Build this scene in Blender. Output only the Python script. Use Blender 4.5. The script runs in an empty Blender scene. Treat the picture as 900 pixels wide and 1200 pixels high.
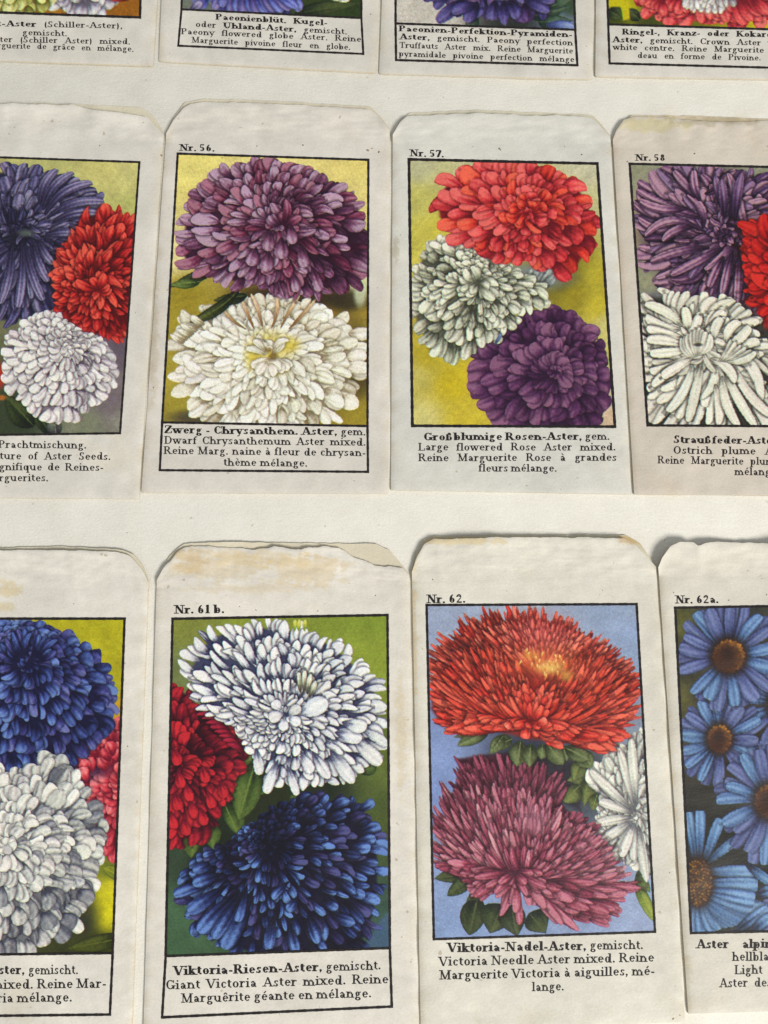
import bpy, math
import numpy as np

# ------------------------------------------------------------------ camera, world, lamps, exposure
sc = bpy.context.scene
F = 950.0                          # focal length in pixels of a 900 x 1200 picture
TH = math.radians(10.4)            # tilt of the camera off the vertical
CAM = np.array([0.0, 0.0, 0.25])
cam_data = bpy.data.cameras.new("camera")
cam = bpy.data.objects.new("camera", cam_data)
sc.collection.objects.link(cam)
cam_data.sensor_fit = 'VERTICAL'
cam_data.sensor_height = 36.0
cam_data.lens = F / 1200.0 * 36.0
cam_data.clip_start = 0.005
cam_data.clip_end = 50.0
cam.location = CAM
cam.rotation_euler = (TH, 0, 0)
sc.camera = cam

world = bpy.data.worlds.new("World")
sc.world = world
world.use_nodes = True
world.node_tree.nodes["Background"].inputs[0].default_value = (0.95, 0.98, 1.0, 1)
world.node_tree.nodes["Background"].inputs[1].default_value = 0.43


def lamp(name, loc, target, size, power, color):
    d = bpy.data.lights.new(name, 'AREA')
    d.shape = 'DISK'
    d.size = size
    d.energy = power
    d.color = color
    o = bpy.data.objects.new(name, d)
    sc.collection.objects.link(o)
    o.location = loc
    v = np.array(loc) - np.array(target)
    v = v / np.linalg.norm(v)
    o.rotation_euler = (math.acos(v[2]), 0, math.atan2(v[1], v[0]) + math.pi / 2)
    return o


lamp("desk_lamp_light", (2.6, -2.5, 3.0), (0.0, 0.03, 0.0), 1.5, 248.0, (1.0, 0.966, 0.912))

sc.view_settings.view_transform = 'Standard'
sc.view_settings.look = 'None'
sc.view_settings.exposure = 0.0
sc.view_settings.gamma = 1.0

# ------------------------------------------------------------------ helpers
rng = np.random.default_rng(7)
PX = 0.000267                      # metres on the table per pixel of the measured photograph


def at(x, y, z=0.0):
    """point on the plane of height z that is measured at (x, y)"""
    x = np.asarray(x, float); y = np.asarray(y, float); z = np.asarray(z, float)
    a = (x - 450.0) / F
    b = (600.0 - y) / F
    dx = a
    dy = math.sin(TH) + b * math.cos(TH)
    dz = -math.cos(TH) + b * math.sin(TH)
    k = (z - CAM[2]) / dz
    return np.stack([CAM[0] + dx * k, CAM[1] + dy * k, z + 0 * k], -1)


def lin(c):
    c = np.asarray(c, float)
    return np.where(c <= 0.04045, c / 12.92, ((np.maximum(c, 0) + 0.055) / 1.055) ** 2.4)


def rgb(*c):
    if len(c) == 1:
        c = c[0]
    return np.array(c, float) / 255.0


def sstep(a, b, x):
    t = np.clip((x - a) / (b - a), 0, 1)
    return t * t * (3 - 2 * t)


class Waves:
    """smooth random relief made of a sum of sine waves"""
    def __init__(self, seed, wl, n=14, stretch=(1, 1)):
        r = np.random.default_rng(seed)
        th = r.uniform(0, math.pi * 2, n)
        k = 2 * math.pi / (wl * r.uniform(0.6, 1.7, n))
        self.kx = k * np.cos(th) / stretch[0]
        self.ky = k * np.sin(th) / stretch[1]
        self.ph = r.uniform(0, 6.283, n)
        self.n = n

    def __call__(self, x, y):
        s = 0.0
        for a, b, p in zip(self.kx, self.ky, self.ph):
            s = s + np.sin(a * x + b * y + p)
        return s / math.sqrt(self.n)


def mesh_obj(name, co, quads, material, parent=None, origin=None, smooth=True, tris=None, attr=None):
    co = np.asarray(co, float).reshape(-1, 3)
    if origin is not None:
        co = co - np.asarray(origin)
    me = bpy.data.meshes.new(name)
    quads = np.asarray(quads, np.int32).reshape(-1, 4) if quads is not None and len(quads) else np.zeros((0, 4), np.int32)
    tris = np.asarray(tris, np.int32).reshape(-1, 3) if tris is not None and len(tris) else np.zeros((0, 3), np.int32)
    nq, nt = len(quads), len(tris)
    me.vertices.add(len(co))
    me.vertices.foreach_set("co", co.astype(np.float32).ravel())
    me.loops.add(nq * 4 + nt * 3)
    me.loops.foreach_set("vertex_index", np.concatenate([quads.ravel(), tris.ravel()]))
    me.polygons.add(nq + nt)
    st = np.concatenate([np.arange(nq) * 4, nq * 4 + np.arange(nt) * 3]).astype(np.int32)
    me.polygons.foreach_set("loop_start", st)
    me.update(calc_edges=True)
    me.validate()
    if smooth:
        me.polygons.foreach_set("use_smooth", np.ones(len(me.polygons), bool))
    if attr is not None:
        a = me.attributes.new("ink", 'FLOAT_COLOR', 'POINT')
        c = np.ones((len(co), 4), np.float32)
        c[:, :3] = attr.reshape(-1, 3)
        a.data.foreach_set("color", c.ravel())
    me.materials.append(material)
    o = bpy.data.objects.new(name, me)
    sc.collection.objects.link(o)
    if parent is not None:
        o.parent = parent
    return o


def grid_quads(nr, nc, off=0):
    i = np.arange(nr * nc).reshape(nr, nc) + off
    return np.stack([i[:-1, :-1], i[1:, :-1], i[1:, 1:], i[:-1, 1:]], -1).reshape(-1, 4)


# ------------------------------------------------------------------ materials (all procedural)
def nodes_of(name):
    m = bpy.data.materials.new(name)
    m.use_nodes = True
    nt = m.node_tree
    return m, nt, nt.nodes["Principled BSDF"]


def add_noise(nt, scale, detail=4, rough=0.6, coord=None, stretch=(1, 1, 1)):
    mp = nt.nodes.new("ShaderNodeMapping")
    mp.inputs["Scale"].default_value = stretch
    nt.links.new(coord, mp.inputs["Vector"])
    n = nt.nodes.new("ShaderNodeTexNoise")
    n.inputs["Scale"].default_value = scale
    n.inputs["Detail"].default_value = detail
    n.inputs["Roughness"].default_value = rough
    nt.links.new(mp.outputs[0], n.inputs["Vector"])
    return n


def ramp(nt, src, p0, p1, c0, c1):
    r = nt.nodes.new("ShaderNodeValToRGB")
    r.color_ramp.elements[0].position = p0
    r.color_ramp.elements[1].position = p1
    r.color_ramp.elements[0].color = (*c0, 1)
    r.color_ramp.elements[1].color = (*c1, 1)
    nt.links.new(src, r.inputs[0])
    return r


def mul(nt, a, b, fac=1.0, mode='MULTIPLY'):
    m = nt.nodes.new("ShaderNodeMix")
    m.data_type = 'RGBA'
    m.blend_type = mode
    m.inputs[0].default_value = fac
    nt.links.new(a, m.inputs[6])
    nt.links.new(b, m.inputs[7])
    return m.outputs[2]


def paper_material(name, grain=1.0, printed=False, rough=0.62, base=None):
    """aged paper: colour from the sheet's own 'ink' attribute (stock, stains, print), fibre mottling, specks and tooth"""
    m, nt, p = nodes_of(name)
    geo = nt.nodes.new("ShaderNodeNewGeometry")
    pos = geo.outputs["Position"]
    if base is None:
        at_ = nt.nodes.new("ShaderNodeAttribute")
        at_.attribute_name = "ink"
        col = at_.outputs["Color"]
    else:
        c_ = nt.nodes.new("ShaderNodeRGB")
        c_.outputs[0].default_value = (*base, 1)
        col = c_.outputs[0]
    n1 = add_noise(nt, 90, 5, 0.62, pos)
    r1 = ramp(nt, n1.outputs["Fac"], 0.3, 0.72, (0.93, 0.925, 0.91), (1.035, 1.035, 1.03))
    col = mul(nt, col, r1.outputs[0])
    n2 = add_noise(nt, 1500, 3, 0.7, pos)
    lo = 0.86 if printed else 0.93
    r2 = ramp(nt, n2.outputs["Fac"], 0.3, 0.7, (lo, lo, lo), (1.05, 1.05, 1.05))
    col = mul(nt, col, r2.outputs[0])
    if not printed:
        v = add_noise(nt, 420, 2, 0.5, pos)
        r3 = ramp(nt, v.outputs["Fac"], 0.235, 0.262, (0.55, 0.45, 0.34), (1, 1, 1))
        col = mul(nt, col, r3.outputs[0], 0.6)
        st = add_noise(nt, 26, 6, 0.7, pos)
        r4 = ramp(nt, st.outputs["Fac"], 0.58, 0.78, (1, 1, 1), (0.93, 0.87, 0.74))
        col = mul(nt, col, r4.outputs[0], 0.8)
    nt.links.new(col, p.inputs["Base Color"])
    p.inputs["Roughness"].default_value = rough
    p.inputs["Specular IOR Level"].default_value = 0.28
    b1 = add_noise(nt, 1150, 3, 0.6, pos, (1, 1.6, 1))
    b2 = add_noise(nt, 330, 3, 0.55, pos, (1, 2.2, 1))
    ad = nt.nodes.new("ShaderNodeMath"); ad.operation = 'ADD'
    nt.links.new(b1.outputs["Fac"], ad.inputs[0]); nt.links.new(b2.outputs["Fac"], ad.inputs[1])
    bp = nt.nodes.new("ShaderNodeBump")
    bp.inputs["Strength"].default_value = 0.55 * grain
    bp.inputs["Distance"].default_value = 0.00011
    nt.links.new(ad.outputs[0], bp.inputs["Height"])
    nt.links.new(bp.outputs[0], p.inputs["Normal"])
    return m


M_PAPER = paper_material("aged_paper", 1.0)
M_PRINT = paper_material("colour_lithograph", 0.7, printed=True, rough=0.5)
M_BOARD = paper_material("mounting_board", 1.5, base=tuple(lin(rgb(224, 221, 211))))
M_BACK = paper_material("yellowed_back_paper", 1.0, base=tuple(lin(rgb(206, 194, 164))))


def fox_material():
    m, nt, p = nodes_of("foxing_brown")
    geo = nt.nodes.new("ShaderNodeNewGeometry")
    n = add_noise(nt, 300, 2, 0.6, geo.outputs["Position"])
    r = ramp(nt, n.outputs["Fac"], 0.35, 0.65, tuple(lin(rgb(78, 62, 44))), tuple(lin(rgb(150, 132, 104))))
    nt.links.new(r.outputs[0], p.inputs["Base Color"])
    p.inputs["Roughness"].default_value = 0.8
    return m


M_FOX = fox_material()


def ink_material():
    m, nt, p = nodes_of("black_printing_ink")
    geo = nt.nodes.new("ShaderNodeNewGeometry")
    n = add_noise(nt, 1800, 3, 0.6, geo.outputs["Position"])
    r = ramp(nt, n.outputs["Fac"], 0.3, 0.75, tuple(lin(rgb(12, 10, 14))), tuple(lin(rgb(52, 46, 46))))
    nt.links.new(r.outputs[0], p.inputs["Base Color"])
    p.inputs["Roughness"].default_value = 0.55
    p.inputs["Specular IOR Level"].default_value = 0.2
    return m


M_INK = ink_material()

# ------------------------------------------------------------------ table
gx = np.linspace(-0.75, 0.75, 2); gy = np.linspace(-0.65, 0.85, 2)
co = np.array([(-0.9, -0.8, 0), (0.9, -0.8, 0), (0.9, 1.0, 0), (-0.9, 1.0, 0),
               (-0.9, -0.8, -0.004), (0.9, -0.8, -0.004), (0.9, 1.0, -0.004), (-0.9, 1.0, -0.004)])
tb = mesh_obj("table_top", co, [(0, 1, 2, 3), (7, 6, 5, 4), (4, 5, 1, 0), (5, 6, 2, 1), (6, 7, 3, 2), (7, 4, 0, 3)], M_BOARD, smooth=False)
tb["kind"] = "structure"


# ------------------------------------------------------------------ letters: a contrasted roman with slab serifs
def _n(*q): return list(q)


G = {
 'A': (.92, _n(('d', .14, 0, .45, 1, 0), ('d', .45, 1, .78, 0, 1), ('h', .25, .64, .33), ('sb', .14, 0), ('sb', .78, 0))),
 'C': (.84, _n(('a', .46, .5, .37, .5, 48, 312), ('d', .75, .68, .77, .98, 0), ('d', .75, .32, .75, .1, 0))),
 'D': (.92, _n(('v', .2, 0, 1), ('sb', .2, 0), ('st', .2, 1), ('h', .2, .44, .965), ('h', .2, .44, .035), ('a', .43, .5, .40, .5, -90, 90))),
 'G': (.92, _n(('a', .46, .5, .37, .5, 48, 330), ('d', .74, .68, .76, .98, 0), ('v', .75, .05, .42), ('st', .75, .42))),
 'K': (.94, _n(('v', .2, 0, 1), ('sb', .2, 0), ('st', .2, 1), ('d', .26, .42, .72, 1, 0), ('st', .72, 1), ('d', .38, .58, .78, 0, 1), ('sb', .8, 0))),
 'L': (.78, _n(('v', .2, 0, 1), ('sb', .2, 0), ('st', .2, 1), ('h', .2, .70, .035), ('d', .70, .0, .72, .30, 0))),
 'M': (1.14, _n(('d', .2, 0, .2, 1, 0), ('d', .2, 1, .56, .03, 1), ('d', .56, .03, .92, 1, 0), ('v', .92, 0, 1), ('sb', .2, 0), ('sb', .92, 0), ('st', .17, 1), ('st', .95, 1))),
 'N': (.98, _n(('d', .2, 0, .2, 1, 0), ('d', .2, 1, .78, .02, 1), ('d', .78, 0, .78, 1, 0), ('sb', .2, 0), ('st', .17, 1), ('st', .78, 1))),
 'O': (.94, _n(('a', .47, .5, .38, .5, 0, 360))),
 'P': (.80, _n(('v', .2, 0, 1), ('sb', .2, 0), ('st', .2, 1), ('h', .2, .44, .965), ('a', .43, .73, .28, .27, -90, 90), ('h', .2, .44, .48))),
 'R': (.92, _n(('v', .2, 0, 1), ('sb', .2, 0), ('st', .2, 1), ('h', .2, .44, .965), ('a', .43, .74, .27, .26, -90, 90), ('h', .2, .44, .5), ('d', .44, .5, .76, 0, 1), ('sb', .80, 0))),
 'S': (.70, _n(('a', .35, .74, .22, .26, 40, 262), ('a', .35, .26, .25, .26, 92, -140), ('d', .55, .72, .55, .98, 0), ('d', .11, .02, .11, .3, 0))),
 'T': (.84, _n(('v', .42, 0, 1), ('sb', .42, 0), ('h', .08, .76, .965), ('d', .085, 1, .085, .72, 0), ('d', .755, 1, .755, .72, 0))),
 'U': (.94, _n(('v', .2, .3, 1), ('a', .46, .3, .26, .3, 180, 360), ('d', .72, .3, .72, 1, 0), ('st', .2, 1), ('st', .72, 1))),
 'V': (.90, _n(('d', .12, 1, .46, 0, 1), ('d', .46, 0, .78, 1, 0), ('st', .12, 1), ('st', .78, 1))),
 'Z': (.80, _n(('h', .12, .68, .965), ('d', .66, .96, .12, .04, 1), ('h', .10, .70, .035), ('d', .125, .97, .125, .72, 0), ('d', .70, .03, .70, .3, 0))),
 'a': (.66, _n(('v', .45, .08, .46), ('a', .29, .46, .16, .20, 0, 155), ('o', .15, .50, .055), ('a', .28, .19, .18, .19, 0, 360), ('d', .45, .06, .60, .03, 0))),
 'b': (.72, _n(('v', .17, 0, 1), ('sl', .17, 1), ('a', .39, .33, .24, .33, 0, 360))),
 'c': (.60, _n(('a', .34, .33, .25, .33, 42, 318), ('o', .50, .52, .055))),
 'd': (.76, _n(('v', .55, 0, 1), ('sl', .55, 1), ('sr', .55, 0), ('a', .33, .33, .24, .33, 0, 360))),
 'e': (.64, _n(('a', .34, .33, .26, .33, 0, 318), ('h', .10, .60, .36))),
 'f': (.44, _n(('v', .18, 0, .82), ('a', .33, .82, .15, .2, 35, 180), ('o', .44, .92, .055), ('h', .03, .38, .625), ('sb', .18, 0))),
 'g': (.68, _n(('a', .31, .43, .20, .235, 0, 360), ('a', .33, -.10, .27, .19, 0, 360), ('d', .2, .23, .17, .06, 0), ('d', .44, .58, .62, .62, 0))),
 'h': (.76, _n(('v', .17, 0, 1), ('sl', .17, 1), ('sb', .17, 0), ('a', .38, .42, .19, .24, 0, 165), ('v', .57, 0, .43), ('sb', .57, 0))),
 'i': (.38, _n(('v', .19, 0, .66), ('sl', .19, .66), ('sb', .19, 0), ('o', .19, .90, .085))),
 'k': (.74, _n(('v', .17, 0, 1), ('sl', .17, 1), ('sb', .17, 0), ('d', .2, .27, .52, .66, 0), ('st', .53, .66), ('d', .3, .4, .58, 0, 1), ('sb', .6, 0))),
 'l': (.38, _n(('v', .19, 0, 1), ('sl', .19, 1), ('sb', .19, 0))),
 'm': (1.12, _n(('v', .17, 0, .66), ('sl', .17, .66), ('sb', .17, 0), ('a', .37, .42, .18, .24, 0, 165), ('v', .55, 0, .43), ('sb', .55, 0), ('a', .74, .42, .18, .24, 0, 165), ('v', .93, 0, .43), ('sb', .93, 0))),
 'n': (.76, _n(('v', .17, 0, .66), ('sl', .17, .66), ('sb', .17, 0), ('a', .38, .42, .19, .24, 0, 165), ('v', .57, 0, .43), ('sb', .57, 0))),
 'o': (.68, _n(('a', .34, .33, .27, .33, 0, 360))),
 'p': (.74, _n(('v', .17, -.32, .66), ('sl', .17, .66), ('sb', .17, -.32), ('a', .39, .33, .24, .33, 0, 360))),
 'q': (.74, _n(('v', .56, -.32, .66), ('sb', .56, -.32), ('a', .33, .33, .24, .33, 0, 360))),
 'r': (.56, _n(('v', .17, 0, .66), ('sl', .17, .66), ('sb', .17, 0), ('a', .35, .42, .17, .24, 62, 170), ('o', .45, .57, .07))),
 's': (.54, _n(('a', .27, .49, .16, .17, 40, 262), ('a', .27, .17, .19, .17, 92, -140), ('d', .42, .48, .42, .65, 0), ('d', .10, .02, .10, .2, 0))),
 't': (.46, _n(('v', .2, .12, .84), ('h', .04, .42, .625), ('a', .335, .14, .135, .14, 180, 330))),
 'u': (.78, _n(('v', .17, .2, .66), ('sl', .17, .66), ('a', .37, .22, .2, .22, 180, 345), ('v', .57, 0, .66), ('sl', .57, .66), ('sr', .57, 0))),
 'v': (.68, _n(('d', .10, .66, .34, 0, 1), ('d', .34, 0, .57, .66, 0), ('st', .1, .66), ('st', .57, .66))),
 'w': (.98, _n(('d', .10, .66, .32, 0, 1), ('d', .32, 0, .50, .62, 0), ('d', .46, .66, .68, 0, 1), ('d', .68, 0, .87, .66, 0), ('st', .1, .66), ('st', .46, .66), ('st', .87, .66))),
 'x': (.70, _n(('d', .12, .66, .57, 0, 1), ('d', .56, .66, .12, 0, 0), ('st', .12, .66), ('st', .55, .66), ('sb', .12, 0), ('sb', .57, 0))),
 'y': (.68, _n(('d', .10, .66, .36, .02, 1), ('d', .57, .66, .27, -.26, 0), ('o', .2, -.25, .06), ('st', .1, .66), ('st', .57, .66))),
 'z': (.60, _n(('h', .08, .50, .625), ('d', .48, .62, .10, .04, 1), ('h', .08, .52, .035), ('d', .09, .64, .09, .46, 0), ('d', .515, .02, .515, .2, 0))),
 'ß': (.76, _n(('v', .17, 0, .8), ('sb', .17, 0), ('a', .34, .78, .17, .23, -60, 180), ('a', .38, .27, .22, .27, -130, 100))),
 '1': (.56, _n(('v', .28, 0, 1), ('sb', .28, 0), ('d', .12, .82, .28, .97, 0))),
 '2': (.68, _n(('a', .33, .73, .22, .27, -25, 172), ('d', .51, .60, .12, .05, 0), ('hk', .10, .60, .06), ('o', .14, .74, .07))),
 '5': (.68, _n(('hk', .16, .54, .94), ('d', .17, .95, .15, .5, 0), ('a', .32, .32, .25, .32, -145, 125))),
 '6': (.70, _n(('a', .35, .3, .25, .3, 0, 360), ('a', .50, .40, .40, .60, 100, 185))),
 '7': (.64, _n(('hk', .08, .58, .94), ('d', .55, .94, .26, 0, 1), ('d', .09, .95, .09, .75, 0))),
 '8': (.70, _n(('a', .35, .75, .20, .25, 0, 360), ('a', .35, .27, .25, .27, 0, 360))),
 '.': (.32, _n(('o', .15, .08, .095))),
 ',': (.32, _n(('o', .15, .08, .095), ('d', .2, .06, .10, -.16, 0))),
 '-': (.44, _n(('hk', .07, .37, .30))),
 '(': (.42, _n(('a', .46, .36, .32, .66, 118, 242))),
 ')': (.42, _n(('a', -.04, .36, .32, .66, -62, 62))),
}


def _acc(ch, extra):
    w, s = G[ch]
    return (w, s + extra)


G['é'] = _acc('e', _n(('d', .28, .76, .46, .98, 2)))
G['è'] = _acc('e', _n(('d', .40, .76, .22, .98, 2)))
G['ê'] = _acc('e', _n(('d', .18, .76, .34, .96, 2), ('d', .34, .96, .50, .76, 2)))
G['à'] = _acc('a', _n(('d', .38, .76, .20, .98, 2)))
G['â'] = _acc('a', _n(('d', .15, .76, .30, .96, 2), ('d', .30, .96, .46, .76, 2)))
G['ü'] = _acc('u', _n(('o', .24, .88, .075), ('o', .50, .88, .075)))


def glyph_strips(ch, bold):
    """list of strips; each an array of (left xy, right xy) pairs, in em units"""
    K = .235 if bold else .165      # stem
    Hh = .092 if bold else .082     # hairline
    S = .09 if bold else .08       # serif height
    out = []
    for g in G[ch][1]:
        k = g[0]
        if k == 'v':
            _, x, a, b = g
            out.append([((x - K / 2, a), (x + K / 2, a)), ((x - K / 2, b), (x + K / 2, b))])
        elif k in ('sb', 'st', 'sl', 'sr'):
            x, y = g[1], g[2]
            e = .105 + K / 2
            l, r = e, e
            if k == 'sl': r = K / 2
            if k == 'sr': l = K / 2
            up = 1 if (k == 'sb' or k == 'sr') else -1
            out.append([((x - l, y), (x - l, y + up * S)), ((x + r, y), (x + r, y + up * S))])
        elif k == 'd':
            _, x0, y0, x1, y1, t = g
            w = (Hh, K, Hh * 1.25)[t] / 2
            L = math.hypot(x1 - x0, y1 - y0)
            nx, ny = -(y1 - y0) / L * w, (x1 - x0) / L * w
            if t == 1 and abs(y1 - y0) > .3:
                nx, ny = math.copysign(w * L / abs(y1 - y0), nx), 0
            out.append([((x0 + nx, y0 + ny), (x0 - nx, y0 - ny)), ((x1 + nx, y1 + ny), (x1 - nx, y1 - ny))])
        elif k in ('h', 'hk'):
            _, a, b, y = g
            w = (Hh if k == 'h' else .13 + .03 * bold) / 2
            out.append([((a, y - w), (a, y + w)), ((b, y - w), (b, y + w))])
        elif k == 'a':
            _, cx, cy, rx, ry, a0, a1 = g
            n = max(4, int(abs(a1 - a0) / 20))
            st = []
            for a in np.radians(np.linspace(a0, a1, n + 1)):
                c, s = math.cos(a), math.sin(a)
                w = (Hh + (K * 1.05 - Hh) * abs(c) ** 1.6)
                st.append(((cx + (rx) * c, cy + (ry) * s), (cx + (rx - w) * c, cy + (ry - w) * s)))
            out.append(st)
        elif k == 'o':
            _, x, y, r = g
            r = r * (1.18 if bold else 1)
            st = []
            for a in np.linspace(0, math.pi, 7):
                st.append(((x + r * math.cos(a), y + r * math.sin(a)), (x + r * math.cos(a), y - r * math.sin(a))))
            out.append(st)
    return out


_gc = {}


def strips(ch, bold):
    if (ch, bold) not in _gc:
        _gc[(ch, bold)] = glyph_strips(ch, bold)
    return _gc[(ch, bold)]


class Print:
    """collects flat ink strips given in measured coordinates"""
    def __init__(self):
        self.p = []; self.q = []; self.lv = []

    def strip(self, pairs, lvl=0):
        o = len(self.p)
        for a, b in pairs:
            self.p.append(a); self.p.append(b); self.lv.append(lvl); self.lv.append(lvl)
        for i in range(len(pairs) - 1):
            k = o + 2 * i
            self.q.append((k, k + 1, k + 3, k + 2))

    def line(self, x0, y0, x1, y1, w, w2=None):
        n = max(2, int(math.hypot(x1 - x0, y1 - y0) / 2))
        L = math.hypot(x1 - x0, y1 - y0)
        nx, ny = -(y1 - y0) / L, (x1 - x0) / L
        pr = []
        for i in range(n + 1):
            t = i / n
            ww = (w + ((w2 or w) - w) * t) / 2 * (1 + .09 * math.sin(i * .7 + x0) + .07 * math.sin(i * 1.9 + y0))
            x, y = x0 + (x1 - x0) * t, y0 + (y1 - y0) * t
            pr.append(((x + nx * ww, y + ny * ww), (x - nx * ww, y - ny * ww)))
        self.strip(pr)

    def text(self, segs, x0, x1, yb0, yb1, cap, hs=1.0):
        """segs: [(text, bold), ...] set justified between x0 and x1 on a slightly sloping base line"""
        chars = [(c, b) for s, b in segs for c in s]
        adv = []; nsp = 0
        for c, b in chars:
            if c == ' ':
                adv.append(None); nsp += 1
            else:
                adv.append(G[c][0] * (1.14 if b else 1.0))
        tot = sum(a for a in adv if a is not None)
        W = (x1 - x0) / cap
        sp = .42
        h = hs
        if nsp:
            h = min(hs * 1.2, (W - .34 * nsp) / tot)
            h = max(h, (W - 1.15 * nsp) / tot)
            sp = (W - tot * h) / nsp
        else:
            h = W / tot
        x = 0.0
        r = np.random.default_rng(int(x0 * 7 + yb0 * 13) % 9999)
        for (c, b), a in zip(chars, adv):
            if a is None:
                x += sp; continue
            t = x / W
            dy = r.normal(0, .012)
            for st in strips(c, b):
                pr = []
                for A, B in st:
                    q = []
                    for P in (A, B):
                        gx_ = x0 + (x + P[0] * h * (1.14 if b else 1.0)) * cap
                        gy_ = yb0 + (yb1 - yb0) * t - (P[1] + dy) * cap
                        q.append((gx_, gy_))
                    pr.append(q)
                self.strip(pr)
            x += a * h

    def build(self, name, pk, eps, mat=None):
        p = np.array(self.p)
        z = pk.Z(p[:, 0], p[:, 1]) + eps
        return mesh_obj(name, at(p[:, 0], p[:, 1], z), self.q, mat or M_INK, pk.root, pk.o)


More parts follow.
